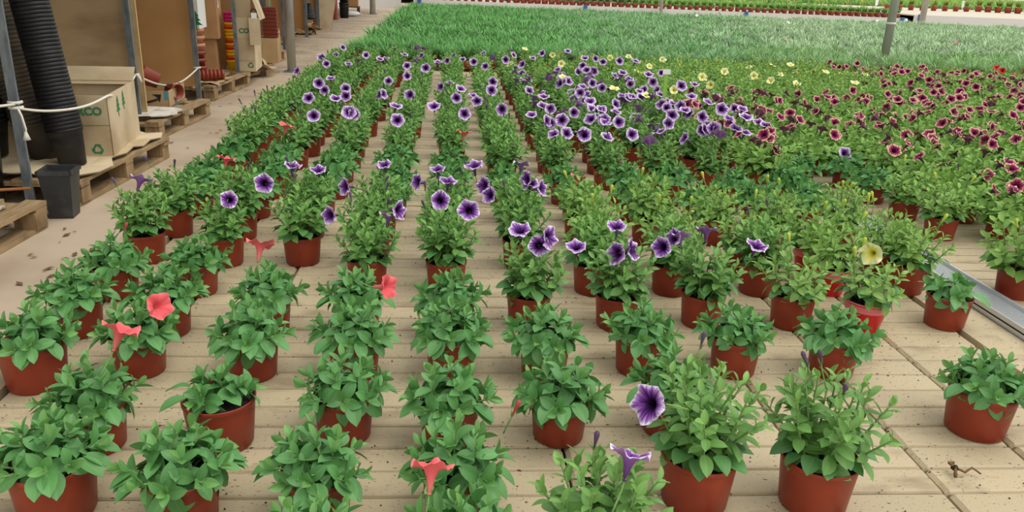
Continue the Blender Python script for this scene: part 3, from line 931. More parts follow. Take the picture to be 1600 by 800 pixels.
def flower_mesh(kind, r, R=.034, nt=30, stalk=False, frill=1.0):
    prof = [(.0035, 0), (.0045, .012), (.007, .026), (.0115, .036), (.019, .042), (.027, .0445), (R, .045)]
    vs = []; uv = []; ph = r.uniform(0, 6); sk = [r.uniform(-1, 1) for _ in range(4)]
    for k, (rad, z) in enumerate(prof):
        g = max(0, (k-3)/3)
        for i in range(nt+1):
            a = 2*math.pi*i/nt
            rr = rad*(1+g*(.07*math.cos(5*a+ph)+.05*sk[0]*math.cos(2*a+sk[1])))
            zz = z+g*frill*(.0045*math.cos(5*a+ph+.6)+.0025*math.cos(10*a+ph*2)+.005*sk[2]*math.cos(2*a+sk[3]*3))
            vs.append((rr*math.cos(a), rr*math.sin(a), zz)); uv.append((i/nt, .02+k/(len(prof)-1)*.97))
    fs = []; n1 = nt+1
    for k in range(len(prof)-1):
        for i in range(nt): fs.append((k*n1+i, (k+1)*n1+i, (k+1)*n1+i+1, k*n1+i+1))
    b = MB(); b.add(vs, fs, 0, True, uv=uv)
    vo = [(x*1.03 if k < len(vs)-n1 else x, y*1.03 if k < len(vs)-n1 else y, z-.0007) for k, (x, y, z) in enumerate(vs)]
    b.add(vo, [tuple(reversed(f)) for f in fs], 1, True, uv=uv)
    if stalk: stalk_geo(b, 2)
    return b.mesh('flower', [*FM[kind], M_STEM])
def stalk_geo(b, mi):
    b.tube([(0, 0, .001), (0, .002, -.015), (0, .01, -.035), (0, .016, -.05)], .0016, 5, mi)
    for i in range(5):
        a = 6.283*i/5; c, s = math.cos(a), math.sin(a)
        b.add([(.001*c-.002*s, .001*s+.002*c, -.003), (.001*c+.002*s, .001*s-.002*c, -.003), (.009*c, .009*s, .012)], [(0, 1, 2)], mi)
FLW = {k: [flower_mesh(k, R_, .036 if k in 'bry' else .037, 22, True, .9) for _ in range(4)] for k in FM}
FLN = {k: [flower_mesh(k, R_, .033, 40) for _ in range(3)] for k in FM}
_b = MB(); stalk_geo(_b, 0); STALK = _b.mesh('flower_stalk', [M_STEM])
def bud_mesh(m, R=.005, L=.034):
    b = MB(); b.lathe([(.0015, 0), (.0022, .008), (R*.75, L*.55), (R, L*.8), (R*.7, L*.94), (.0006, L)], 8, 0)
    stalk_geo(b, 1); return b.mesh('bud', [m, M_STEM])
M_BUDP = mat('bud_purple', (84, 62, 92), .6); M_BUDY = mat('bud_yellow', (196, 212, 84), .6, transl=.2); M_BUDC = mat('bud_coral', (176, 66, 72), .6)
BUD = {'P': bud_mesh(M_BUDP), 'Y': bud_mesh(M_BUDY, .0065, .038), 'C': bud_mesh(M_BUDC), 'B': bud_mesh(M_BUDP), 'R': bud_mesh(M_BUDC)}

def pot_mesh(Rt, Rb, H, mats, n=32, flare=False):
    b = MB(); lip = .012
    prof = [(Rb*.94, 0), (Rb, .004), (Rt*.955, H-lip-.012), (Rt*.965, H-lip), (Rt*.99, H-lip+.002), (Rt, H-.002), (Rt*.985, H), (Rt*.95, H-.002), (Rt*.93, H-.03)]
    if flare: prof = [(Rb*.94, 0), (Rb, .004), (Rb+(Rt-Rb)*.55, H*.62), (Rb+(Rt-Rb)*.62, H*.64), (Rt*.95, H-.006), (Rt, H-.003), (Rt, H), (Rt*.95, H-.001), (Rt*.92, H-.03)]
    b.lathe(prof[:5], n, 0, cap0=True); b.lathe(prof[4:], n, 1 if len(mats) > 1 else 0)
    return b.mesh('pot', mats)
POT = {'s': pot_mesh(.068, .058, .105, [M_POT]), 'b': pot_mesh(.078, .066, .115, [M_POT]), 'r': pot_mesh(.07, .046, .1, [M_POTR, M_RIMR], flare=True)}
def soil_mesh(R, H):
    b = MB(); r = random.Random(8); n = 20; vs = [(0, 0, H-.006)]; fs = []
    for k, q in enumerate((.35, .7, 1.0)):
        for i in range(n):
            a = 6.283*i/n; vs.append((R*q*math.cos(a), R*q*math.sin(a), H-.012+r.uniform(-.004, .005)*(q < 1)))
    for i in range(n):
        j = (i+1) % n; fs.append((0, 1+i, 1+j))
        for k in range(2): fs.append((1+k*n+i, 1+(k+1)*n+i, 1+(k+1)*n+j, 1+k*n+j))
    b.add(vs, fs, 0, False); return b.mesh('soil', [M_SOIL])
SOIL = {'s': soil_mesh(.0645, .105), 'b': soil_mesh(.074, .115), 'r': soil_mesh(.0655, .1)}

# ------------------------------------------------------------------ setting: floors, walls
FZ = -.3
b = MB()
b.add([(-9, -3, FZ), (60, -3, FZ), (60, 130, FZ), (-9, 130, FZ)], [(0, 1, 2, 3)])
fl = b.build('floor', [M_FLOOR]); fl['kind'] = 'structure'
b = MB(); b.box((-4.3, 14.5, 2.2), (.06, 27, 5)); w = b.build('shade_wall_left', [M_WALLB]); w['kind'] = 'structure'  # storage back wall, built extra tall to block sky light from the left
b = MB(); b.box((-3.05, 14.5, 2.05), (2.44, 27, .06), rot=Euler((0, .06, 0)).to_matrix()); w = b.build('added_shade_roof', [M_WALLB]); w['kind'] = 'structure'  # unseen slab added over the bays to dim the left side
b = MB(); b.box((-3.4, 29.8, .95), (2.9, .1, 2.5)); w = b.build('wall_back', [M_WHITE]); w['kind'] = 'structure'

# ------------------------------------------------------------------ bench with planks
SEAM = [1.59-.2665*i for i in range(11)]       # right to left
bench = thing('growing_bench', 'long beige planked growing bench that carries the flowering pots', 'bench', (0, 0, 0))
PW = .0877
def plank_mesh(w):
    b = MB(); L, D, T, e = w-.007, PW-.0035, .022, .0085
    prof = [(-D/2, -T), (-D/2, -e*.8), (-D/2+e*.35, -e*.25), (-D/2+e*.8, 0), (D/2-e*.8, 0), (D/2-e*.35, -e*.25), (D/2, -e*.8), (D/2, -T)]
    vs = []
    for x, k in ((-L/2, 1), (-L/2+e, 0), (L/2-e, 0), (L/2, 1)):
        for y, z in prof: vs.append((x, y*(1-.06*k), z-(e*.9 if k and z > -T else 0)))
    n = len(prof); fs = []
    for s in range(3):
        for i in range(n-1): fs.append((s*n+i, (s+1)*n+i, (s+1)*n+i+1, s*n+i+1))
    fs += [tuple(range(n)), tuple(3*n+i for i in range(n-1, -1, -1))]
    b.add(vs, fs, 0); return b
PLK = plank_mesh(.2665).mesh('plank', [M_DECK])
y0 = .955; nrow = 0; stuffb = MB()
for row in range(88):
    y = y0+row*PW
    for k in range(10):
        x = (SEAM[k]+SEAM[k+1])/2
        if row < 29: obj('plank', PLK, bench, (x+rnd.uniform(-.001, .001), y, rnd.uniform(-.0015, .0008)), (0, 0, rnd.uniform(-.004, .004)))
        else: stuffb.box((x, y, -.011), (.257, PW-.005, .022))
o = stuffb.build('plank', [M_DECK], bench); o['kind'] = 'stuff'
b = MB(); b.box((.26, 11, -.06), (2.75, 20.2, .06)); b.build('bench_bed', [M_GAP], bench)
b = MB(); b.box((.26, 15.1, -.012), (2.64, 12.5, .02)); b.build('rear_deck', [M_DECK], bench)
b = MB(); b.box((-1.165, 11, -.03), (.17, 20.2, .08)); b.build('side_rail', [M_DECK], bench)
b = MB(); b.box((1.672, 11, -.03), (.145, 20.2, .07)); b.build('side_rail', [M_DECK], bench)
b = MB()
for x in (-1.1, 1.55):
    for y in (1.4, 6, 11, 16, 20.6): b.box((x, y, -.19), (.07, .07, .22))
b.build('bench_leg', [M_GALV], bench)
# aluminium gutter between the benches: a channel with a ribbed top
gut = thing('gutter_strip', 'ribbed aluminium strip along the right edge of the planked bench', 'metal strip', (1.81, 2.2, 0))
GL = 2.9
b = MB(); b.box((0, 0, .0), (.12, GL, .05)); b.box((-.056, 0, .03), (.008, GL, .02)); b.box((.056, 0, .03), (.008, GL, .02)); b.build('channel', [M_ALU], gut)
b = MB()
for i in range(11): b.box((-.042+i*.0084, 0, .0265), (.0042, GL, .003))
o = b.build('rib', [M_ALU], gut); o['kind'] = 'stuff'
b2 = thing('growing_bench', 'wide neighbouring bench beyond the aluminium strip, covered by dense flowering pots', 'bench', (0, 0, 0))
b = MB(); b.box((11.5, 11.2, -.03), (19.2, 20, .06)); b.build('bench_bed', [M_DECK], b2)
b = MB()
for i in range(60): b.box((2.6, 1.5+i*PW*1.0, .003), (1.4, PW-.005, .012))
o = b.build('plank', [M_DECK], b2); o['kind'] = 'stuff'

# ------------------------------------------------------------------ petunias
ORD = 'first second third fourth fifth sixth seventh eighth ninth tenth eleventh twelfth thirteenth fourteenth fifteenth sixteenth seventeenth eighteenth nineteenth twentieth twenty-first'.split()
KNAME = {'C': ('leafy_petunia', 'petunia'), 'S': ('leafy_petunia', 'petunia'), 'P': ('purple_petunia', 'petunia'), 'Y': ('yellow_petunia', 'yellow petunia'), 'B': ('burgundy_petunia', 'burgundy petunia'), 'R': ('red_petunia', 'red petunia')}
FACE = {'f': (.0, -.85, .35), 'u': (.1, -.35, .9), 'l': (-.7, -.55, .25), 'r': (.75, -.45, .3), 'b': (.0, -.22, .97)}
def put_flower(root, kind, pos, d, near):
    d = Vector(d).normalized(); m = rot_to(d, rnd.uniform(0, 6.28)).to_4x4(); m.translation = Vector(pos)-d*.043
    s = rnd.uniform(.9, 1.1)*(1.05 if kind == 'c' else .95); m = m @ Matrix.Scale(s, 4)
    f = obj('flower', rnd.choice((FLN if near else FLW)[kind]), root, M=m)
    if near: obj('flower_stalk', STALK, f)
    return f
def put_bud(root, t, pos, d):
    m = rot_to(d, rnd.uniform(0, 6)).to_4x4(); m.translation = Vector(pos); obj('bud', BUD['C' if t == 'S' else t], root, M=m)
def label_for(t, tg, has):
    kind = {'C': 'leafy petunia', 'P': 'bushy purple petunia', 'Y': 'yellow-budded petunia', 'B': 'burgundy petunia', 'R': 'red petunia'}[t]
    ci, ri = map(int, tg[1:].split(','))
    if tg[0] == '@' and ri < 15:
        return f'{kind}, {ORD[ri]} pot from the front, {ORD[ci]} column from the walkway', None
    if tg[0] == '#' and ci < 3 and ri < 9:
        return f'{kind}, {ORD[ri]} pot from the front, {ORD[ci]} column beyond the metal strip', None
    if tg[0] == '@':
        return f'{kind} in the dense back rows, {ORD[ci]} column from the walkway', f'{kind} plants at the back of the {ORD[ci]} column'
    return f'{kind} in the dense block, {ORD[ci]} column beyond the metal strip', f'{kind} plants in the {ORD[ci]} column beyond the metal strip'
for i, (x, y, t, pk, tg) in enumerate(PLANTS):
    near = y < 2.4
    fl = FLOWERS.get(i, [])
    if tg[:1] in '@#' and tg: lab, grp = label_for(t, tg, fl)
    else: lab, grp = tg, None
    nm, cat = KNAME[t]
    root = thing(nm, lab, cat, (x, y, 0), 0, grp)
    obj('pot', POT[pk], root, rot=(0, 0, rnd.uniform(0, 6))); obj('soil', SOIL[pk], root)
    r = random.Random(i*7+1); dz = .01 if pk == 'b' else 0
    if near:
        if t == 'C': g = gen_C(r)
        elif t == 'S': g = gen_C(r, True)
        elif t == 'Y': g = gen_P(r, .13, 11, (134, 174, 86), 1.15)
        else: g = gen_P(r, .2 if pk == 'b' else .165, 20, wide=1.12 if pk == 'b' else 1.0)
        b = MB()
        for s in g[1]: b.tube(s, .003, 5, 0, None, .0017)
        b.build('stem', [M_STEM], root, (0, 0, dz))
        for sh, m, c in g[0][:290]:
            m = m.copy(); m.translation.z += dz; obj('leaf', LEAFMESH[sh], root, M=m, color=c)
        tips = [s[3] for s in g[1]]
    else:
        f = obj('foliage', rnd.choice(FOL[t]), root, (0, 0, dz), (0, 0, rnd.uniform(0, 6.28))); s = rnd.uniform(.94, 1.08); f.scale = (s*(1.14 if x > 1.7 else 1), s*(1.14 if x > 1.7 else 1), s*rnd.uniform(.92, 1.08))
        tips = [Vector((.07*math.cos(a), .07*math.sin(a), {'C': .19, 'S': .16, 'P': .25, 'Y': .23, 'B': .2, 'R': .2}[t])) for a in (r.uniform(0, 6.28) for _ in range(6))]
    for code, dx, dy, z in fl:
        side = code == 'cu' and y < 2.5 or code == 'pu' and y < 3.4      # trumpets seen from the side
        d = Vector((.22, .42, .86) if side else (.15, .2, .95) if code == 'cu' else FACE[code[1]])+Vector((r.uniform(-.2, .2), r.uniform(-.15, .15), r.uniform(-.15, .15)))
        put_flower(root, code[0], (dx, dy, z+(.02 if code[0] == 'c' else .008)), d, near or y < 3.4)
    extra = 0
    if t == 'B': extra = r.choice((2, 3, 3, 4, 4))
    elif t == 'R': extra = r.choice((1, 2, 3))
    elif t == 'Y' and y > 4: extra = r.choice((0, 0, 0, 1))
    elif t == 'P' and x > .3 and 3.8 < y < 6.6: extra = r.choice((1, 2, 2, 3))
    elif t == 'P' and y > 5 and not fl: extra = r.choice((0, 0, 1))
    for _ in range(extra):
        a = r.uniform(0, 6.28); rr = r.uniform(.02, .11); k = {'B': 'b', 'R': 'r', 'Y': 'y', 'P': 'p'}[t]
        d = Vector((r.uniform(-.8, .6), r.uniform(-1, .6), r.uniform(.25, .9)))
        put_flower(root, k, (rr*math.cos(a), rr*math.sin(a), {'B': .225, 'R': .235, 'Y': .25, 'P': .275}[t]+r.uniform(-.02, .03)), d, False)
    nb = {'C': 0, 'S': 0, 'P': r.choice((0, 1, 1, 2)), 'Y': r.choice((1, 1, 2, 2)), 'B': r.choice((0, 1)), 'R': 1}[t]
    if 'three purple buds' in tg: nb = 3
    if 'pink bud' in tg or 'dark closed bud' in tg: nb = 1
    for q in range(nb if y < 6 or t == 'Y' else 0):
        p = Vector(tips[(q*3+1) % len(tips)]); d = Vector((p.x*4+r.uniform(-.3, .3), p.y*4+r.uniform(-.3, .3), 1))
        if 'dark closed bud' in tg: p = Vector((.1, -.01, .2)); d = Vector((.4, 0, 1))
        put_bud(root, t, (p.x, p.y, p.z+.03+dz), d)

# ------------------------------------------------------------------ carnations: spiky grassy block at the back of the benches
M_BLADE = mat('blade', (80, 130, 80), .55, src='attr', spec=.3, transl=.2)
def tuft_arrays(r, nb, L, col, seg=3, w=.0055, spread=.95):
    vs = []; fs = []; cs = []
    for i in range(nb):
        a = r.uniform(0, 6.283); lean = r.uniform(.1, spread)**.75; l = L*r.uniform(.65, 1.15); rb = r.uniform(0, .035)
        bx, by = math.cos(a)*rb, math.sin(a)*rb; a2 = a+r.uniform(-.5, .5); dx, dy = math.cos(a2), math.sin(a2); c = tint(col, r, .38)
        o = len(vs)
        for k in range(seg+1):
            t = k/seg; h = l*t; out = lean*l*(t*.5+t*t*.55); z = .1+h*(1-.38*lean*t); ww = w*(1-t*.85)
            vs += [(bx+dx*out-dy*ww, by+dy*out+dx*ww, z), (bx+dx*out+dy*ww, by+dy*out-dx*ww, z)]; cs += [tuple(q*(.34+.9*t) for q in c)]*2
        for k in range(seg): fs.append((o+2*k, o+2*k+1, o+2*k+3, o+2*k+2))
    return vs, fs, cs
def zone(x, y, r):
    """plant colour: deep green at left, bluish in the middle, greyer and lighter at right"""
    k = (x-.02*y)/(1+.45*y)
    k += r.uniform(-.12, .12)
    if k < .24: return (108, 166, 92)
    if k < .62: return (138, 178, 128) if r.random() < .5+.04*(y-12) else (120, 170, 104)
    return (166, 194, 150) if y > 10.5+r.uniform(-1, 1) else (142, 182, 118)
TUFT = {}
for key, col in enumerate(((108, 166, 92), (138, 178, 128), (120, 170, 104), (166, 194, 150), (142, 182, 118))):
    TUFT[col] = []
    for v in range(2):
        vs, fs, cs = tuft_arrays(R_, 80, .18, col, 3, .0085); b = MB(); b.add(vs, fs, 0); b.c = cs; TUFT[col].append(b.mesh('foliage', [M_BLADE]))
r = random.Random(21); cells = []
for j in range(56):
    y = 8.75+j*.22
    for i in range(95):
        x = -1.1+(j % 2)*.1+i*.205
        q = (x*math.cos(math.radians(4.6))-y*math.sin(math.radians(4.6)))/(y+.3)
        if q > .74 or y > 20.9: continue
        gap = (x > 5.2 and y > 10 and r.random() < .22)
        if abs(x-5.28) < .14 and abs(y-9.68) < .16: continue
        cells.append((x+r.uniform(-.035, .035), y+r.uniform(-.04, .04), gap))
LOW = MB(); LOW.lathe([(.05, 0), (.064, .1), (.06, .1), (.055, .085)], 8, 0, cap0=True); LOWPOT = LOW.mesh('pot', [M_POT])
SV = []; SF = []; SCo = []; PV = []; PF = []; nbase = 0
tl = {c: [tuft_arrays(random.Random(99+k), 40, .165, c, 2, .0125) for k in range(3)] for c in TUFT}
sv_n = 0; n_single = 0
allv = []; allf = []; allc = []; off = 0; potv = []; potf = []; poff = 0
pv0 = np.array(LOW.v); pf0 = [f for f in LOW.f]
for (x, y, gap) in cells:
    c = zone(x, y, r); rw = ORD[max(0, int(round((y-8.75)/.22)))] if y < 10 else ''
    if n_single < 298:
        n_single += 1
        left = x < 1.6
        t = thing('carnation', f'spiky green carnation plant, {rw} row of the grassy block, left part' if left else f'spiky green carnation plant, {rw} row of the grassy block, behind coloured petunias', 'carnation', (x, y, 0), r.uniform(0, 6.28), f'carnation plants, {rw} row, left part' if left else f'carnation plants, {rw} row, right part')
        obj('pot', LOWPOT, t)
        if not gap: f = obj('foliage', r.choice(TUFT[c]), t); f.scale = (1.1, 1.1, r.uniform(.9, 1.15))
        else: f = obj('foliage', r.choice(TUFT[c]), t); f.scale = (.7, .7, .6)
        continue
    vs, fs, cs = r.choice(tl[c]); a = r.uniform(0, 6.28); ca, sa = math.cos(a), math.sin(a); v = np.array(vs)
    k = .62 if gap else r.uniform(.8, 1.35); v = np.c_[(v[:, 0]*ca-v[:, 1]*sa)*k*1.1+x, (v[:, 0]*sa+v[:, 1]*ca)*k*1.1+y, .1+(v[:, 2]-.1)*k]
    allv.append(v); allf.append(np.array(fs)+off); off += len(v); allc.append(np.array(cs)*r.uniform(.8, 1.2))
    potv.append(pv0+np.array([x, y, 0])); potf.append((poff, x)); poff += len(pv0)
def np_mesh(name, V, Fq, C, m):
    me = bpy.data.meshes.new(name); nv, nf = len(V), len(Fq)
    me.vertices.add(nv); me.vertices.foreach_set('co', V.ravel()); me.loops.add(nf*4); me.polygons.add(nf)
    me.loops.foreach_set('vertex_index', Fq.ravel().astype(np.int32)); me.polygons.foreach_set('loop_start', np.arange(0, nf*4, 4, dtype=np.int32))
    ca = me.color_attributes.new('col', 'FLOAT_COLOR', 'POINT'); ca.data.foreach_set('color', np.c_[C, np.ones(nv)].ravel())
    me.materials.append(m); me.update(calc_edges=True); me.validate(); return me
mass = thing('carnation_field', 'continuous grassy mass of carnation plants filling the back of the benches', 'carnations', (0, 0, 0))
mass['kind'] = 'stuff'
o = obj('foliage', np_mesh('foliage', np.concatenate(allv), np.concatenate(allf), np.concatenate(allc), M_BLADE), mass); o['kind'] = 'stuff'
bm = MB()
for k in range(6): bm.add([(0, 0, 0), (.016*math.cos(k), .016*math.sin(k), .008), (.021*math.cos(k+.5), .021*math.sin(k+.5), .003), (.016*math.cos(k+1), .016*math.sin(k+1), .008)], [(0, 1, 2, 3)])
M_BLOOM = [mat('white_bloom', (240, 238, 236), .6), mat('pink_bloom', (222, 150, 160), .6)]; BLOOM = [bm.mesh('bloom', [m]) for m in M_BLOOM]
for k, (x, y) in enumerate(((3.35, 11.4), (3.9, 13.9), (2.4, 15.8), (5.1, 17.2), (6.4, 15.5), (6.1, 18.8), (7.6, 17.0), (8.2, 14.6), (7.2, 11.3), (9.6, 18.2), (10.9, 19.3), (4.2, 10.2), (5.9, 13.0))): obj('bloom', BLOOM[(k*5 % 3) == 1], mass, (x, y, .33), (-.7, .2, k), None).scale = (2, 2, 2)
q4 = [f for f in pf0 if len(f) == 4]; fq = np.concatenate([np.array(q4)+p for p, _ in potf])
o = obj('pot', np_mesh('pot', np.concatenate(potv), fq, np.ones((poff, 3)), M_POT), mass); o['kind'] = 'stuff'

# ------------------------------------------------------------------ far benches with young plants
def far_bench(name, label, x0, x1, yf, yb, zt, th):
    t = thing(name, label, 'bench', ((x0+x1)/2, yf, FZ)); w = x1-x0; zz = zt-FZ
    b = MB(); b.box((0, (yb-yf)/2, zz-.02), (w, yb-yf, .04)); b.build('bench_top', [M_PALEW], t)
    b = MB(); b.box((0, -.02, zz-th/2), (w, .04, th)); b.build('front_panel', [M_SIDE], t)
    n = max(2, int(w/4.5))
    for i in range(n+1):
        b = MB(); b.box((-w/2+.2+(w-.4)*i/n, -.07, zz-th/2-.03), (.12, .06, th+.12)); b.build('blue_bracket', [M_BLUE], t)
        b = MB(); b.box((-w/2+.2+(w-.4)*i/n, .2, (zz-th)/2), (.1, .1, zz-th)); b.build('leg', [M_GALV], t)
    return t
far_bench('far_bench', 'long pale far bench behind the carnation block, red pots along its edge', -1.4, 15.6, 27.6, 33, .1, .17)
far_bench('far_bench', 'far right bench with bare pale front corner and orange pots set back', 16.0, 32, 27.9, 40, .22, .3)
def low_tuft(r, col, nb=16, L=.14, w=.014):
    vs, fs, cs = tuft_arrays(r, nb, L, col, 2, w, .9); return vs, fs, cs
def seed_fol(col):
    vs, fs, cs = low_tuft(R_, col, 30); b = MB(); b.add(vs, fs, 0); b.c = cs; return b.mesh('foliage', [M_BLADE])
SEED = {'g': [seed_fol((120, 166, 80)) for _ in range(2)], 'd': [seed_fol((108, 138, 84)) for _ in range(2)], 'y': [seed_fol((150, 170, 80))]}
def seedling(x, y, z, kind, lab, grp, fol=True, s=1.3):
    t = thing('seedling_pot', lab, 'seedling', (x, y, z), r.uniform(0, 6), grp)
    p = obj('pot', LOWPOT, t); p.scale = (s, s, s)
    if fol: f = obj('foliage', r.choice(SEED[kind]), t, (0, 0, .03)); f.scale = (s, s, s)
for i in range(70):                     # edge row on the long far bench
    x = -1.1+i*.238
    seedling(x, 27.73, .1, 'd' if x < 6 else 'g', 'small green seedling in a red pot along the front edge of the far bench', 'seedlings along the far bench edge', s=1.35)
for i in range(70):
    x = -1.0+i*.238
    if x > 2: seedling(x, 28.05, .1, 'd' if x < 6 else 'g', 'small green seedling in a red pot, second row of the far bench', 'seedlings in the second row of the far bench', s=1.3)
for i in range(8):                      # spaced pots on the right far bench
    seedling(18.2+i*.68, 33.9+.28*i, .22, 'y', 'orange pot with a thin seedling, spaced out behind the right far bench corner', 'spaced orange pots on the right far bench', i % 3 > 0, 2.1)
for i in range(24):
    seedling(24.0+i*.36, 36.6-i*.17, .22, 'y', 'orange pot with thin yellowish seedling in the tight row on the right far bench', 'tight row of orange pots on the right far bench', True, 2.5)
for i, (x, y) in enumerate(((17.6, 33.7), (23.6, 37.2))):
    t = thing('plant_label', ['white plant label among the spaced orange pots on the far right bench', 'white plant label at the left end of the tight orange row'][i], 'plant label', (x, y, .22))
    b = MB(); b.box((0, 0, .3), (.12, .01, .3)); b.box((0, 0, .08), (.03, .01, .16)); b.build('tag_plate', [M_LABELW], t)
V = []; Fq = []; C = []; off = 0        # the plants behind: far too many and too small to count
for row in range(60):
    y = 28.45+row*.5+(row**1.6)*.05
    for i in range(int(8+y*1.3)):
        x = -1.5+i*.45*(1 if y < 36 else 1.6)+r.uniform(-.12, .12)
        if x > 15.7 and y < 39.5-.1*(x-20): continue
        if (x-.08*y)/y > .72: continue
        k = r.uniform(1.6, 2.4)*(1 if y < 36 else 1.5); c = (118, 150, 84) if x < 6 else ((122, 172, 78) if r.random() < .8 else (160, 176, 84))
        vs, fs, cs = low_tuft(r, c, 9, .15, .022); v = np.array(vs)*k+np.array([x, y, .12-.1*k]); V.append(v); Fq.append(np.array(fs)+off); off += len(v); C.append(np.array(cs))
gm = tag(obj('seedling_foliage', np_mesh('foliage', np.concatenate(V), np.concatenate(Fq), np.concatenate(C), M_BLADE)), 'pale green mass of young plants filling the far benches', 'seedlings'); gm['kind'] = 'stuff'
far3 = thing('far_bench', 'farthest bench strip under the pale green young plants', 'bench', (10, 48, FZ))
b = MB(); b.box((8, 0, .36), (60, 27, .06)); b.build('bench_top', [M_PALEW], far3)

# ------------------------------------------------------------------ poles
def pole(x, y, z0, rad, h, lab, tie=None):
    t = thing('support_pole', lab, 'pole', (x, y, z0)); b = MB(); b.lathe([(rad, 0), (rad, h)], 20, 0, cap0=True, cap1=True); b.build('pole', [M_POLE], t)
    b = MB(); b.box((0, 0, .006), (rad*3.4, rad*3.4, .012)); b.build('base_plate', [M_GALV], t)
    if tie:
        b = MB(); b.lathe([(rad+.002, tie-.012), (rad+.008, tie-.006), (rad+.008, tie+.006), (rad+.002, tie+.012)], 16, 0); b.build('string_tie', [M_ROPE], t)
pole(5.28, 9.68, 0, .05, 3.2, 'grey steel pole with a white string tie standing among the carnations', .62)
pole(6.85, 27.3, FZ, .06, 4, 'thin distant grey pole in front of the middle of the far bench')
pole(14.4, 24.6, FZ, .09, 4, 'distant grey pole beside the right far bench corner')
pole(-2.1, 10.6, FZ, .056, 3.2, 'grey round steel pole between the walkway and the bench edge')
pole(-2.5, 25.2, FZ, .085, 4, 'farthest grey pole at the end of the walkway beside the white wall')
# ------------------------------------------------------------------ storage bays on the left
def post(x, y, z0, h, lab, r=.024):
    t = thing('steel_post', lab, 'post', (x, y, z0)); b = MB(); w = r*2
    b.box((0, -r, h/2), (w, .004, h)); b.box((-r, 0, h/2), (.004, w, h)); b.box((r*.9, -r*.7, h/2), (.004, r*.6, h)); b.build('angle_profile', [M_GALV], t)
    b = MB(); b.box((0, 0, .003), (w*1.8, w*1.8, .006)); b.build('foot_plate', [M_GALV], t); return t
post(-2.31, 4.37, FZ, 2.3, 'nearest galvanised post, beside the square grey pot')
post(-2.45, 6.36, FZ, 2.3, 'galvanised post between the green-printed open carton and the carton with curved arrow')
post(-2.48, 7.98, FZ, 2.3, 'galvanised post where the white rope ends, before the stacked boxes')
post(-2.42, 9.22, -.15, 2.2, 'slim galvanised post standing on a pallet before the tall pale carton', .02)
post(-2.55, 11.25, FZ, 2.3, 'dark galvanised post right after the tall pale carton', .035)
post(-2.72, 13.25, FZ, 2.3, 'thin post at the edge of the orange-brown board past the white canister')
post(-2.86, 16.05, FZ, 2.3, 'distant thin post just right of the round steel pole', .03)
post(-2.95, 17.97, FZ, 2.3, 'distant thin post right of the crumpled cardboard', .035)
post(-3.08, 20.4, FZ, 2.3, 'distant thin post left of the red-brown tube', .035)
def panel(x1, y, z0, w, h, m, lab):
    t = thing('partition_panel', lab, 'partition panel', (x1-w/2, y, z0)); b = MB(); b.box((0, 0, h/2), (w, .012, h)); b.build('board', [m], t)
    b = MB(); b.box((w/2+.003, 0, h/2), (.006, .016, h)); b.build('edge_strip', [M_EDGE], t)
panel(-2.41, 6.41, FZ, 1.75, 1.9, M_PANELG, 'dusty beige board panel behind the open carton with green print')
panel(-2.5, 8.04, FZ+.15, 1.6, 1.8, M_PANEL, 'orange-brown board panel behind the carton with the curved arrow')
panel(-2.5, 9.75, FZ+.15, 1.6, 1.8, M_PANEL, 'brown board panel behind the two stacked boxes')
panel(-2.5, 11.32, FZ+.12, 1.5, 1.8, M_PANEL, 'brown board panel behind the tall pale carton')
panel(-2.74, 13.3, FZ+.16, 1.4, 1.8, M_PANEL, 'orange-brown board panel above the white canister')
panel(-2.88, 16.1, FZ+.14, 1.3, 1.8, M_PANEL, 'brown board panel right behind the round steel pole')
panel(-2.97, 18.02, FZ+.1, 1.3, 1.8, M_PANEL, 'farthest brown board panel, right of the two dark pots')
def pallet(x, y, L, Wd, lab, m=M_PALLET):
    """x = aisle side, y = near end, long side along y"""
    t = thing('wooden_pallet', lab, 'pallet', (x-Wd/2, y+L/2, FZ), -.05)
    def bd(n, c, d):
        b = MB(); b.box(c, d); b.build(n, [m], t, rot=(rnd.uniform(-.006, .006), rnd.uniform(-.006, .006), rnd.uniform(-.01, .01)))
    for i in range(5): bd('board', (-Wd/2+.05+(Wd-.1)*i/4, 0, .133), ((.14 if i % 2 else .1), L, .02))
    for j in range(3): bd('cross_board', (0, -L/2+.05+(L-.1)*j/2, .113), (Wd, .1, .02))
    for j in range(3):
        for i in range(3): bd('block', (-Wd/2+.06+(Wd-.12)*i/2, -L/2+.06+(L-.12)*j/2, .0625), (.11, .1, .081))
    for i in range(3): bd('bottom_board', (-Wd/2+.06+(Wd-.12)*i/2, 0, .011), (.1, L, .02))
    return t
pallet(-2.06, 2.72, 1.27, 1.0, 'nearest wooden pallet, cut by the left frame edge')
pallet(-2.0, 4.36, 1.25, 1.05, 'wooden pallet under the black pot stacks and the open carton')
pallet(-2.2, 6.15, 1.15, 1.0, 'wooden pallet under the carton with the curved arrow')
pallet(-2.33, 8.08, 1.22, 1.0, 'wooden pallet under the stacked boxes and yellow buckets')
pallet(-2.48, 10.6, 1.4, 1.0, 'wooden pallet under the white canister beyond the dark post')
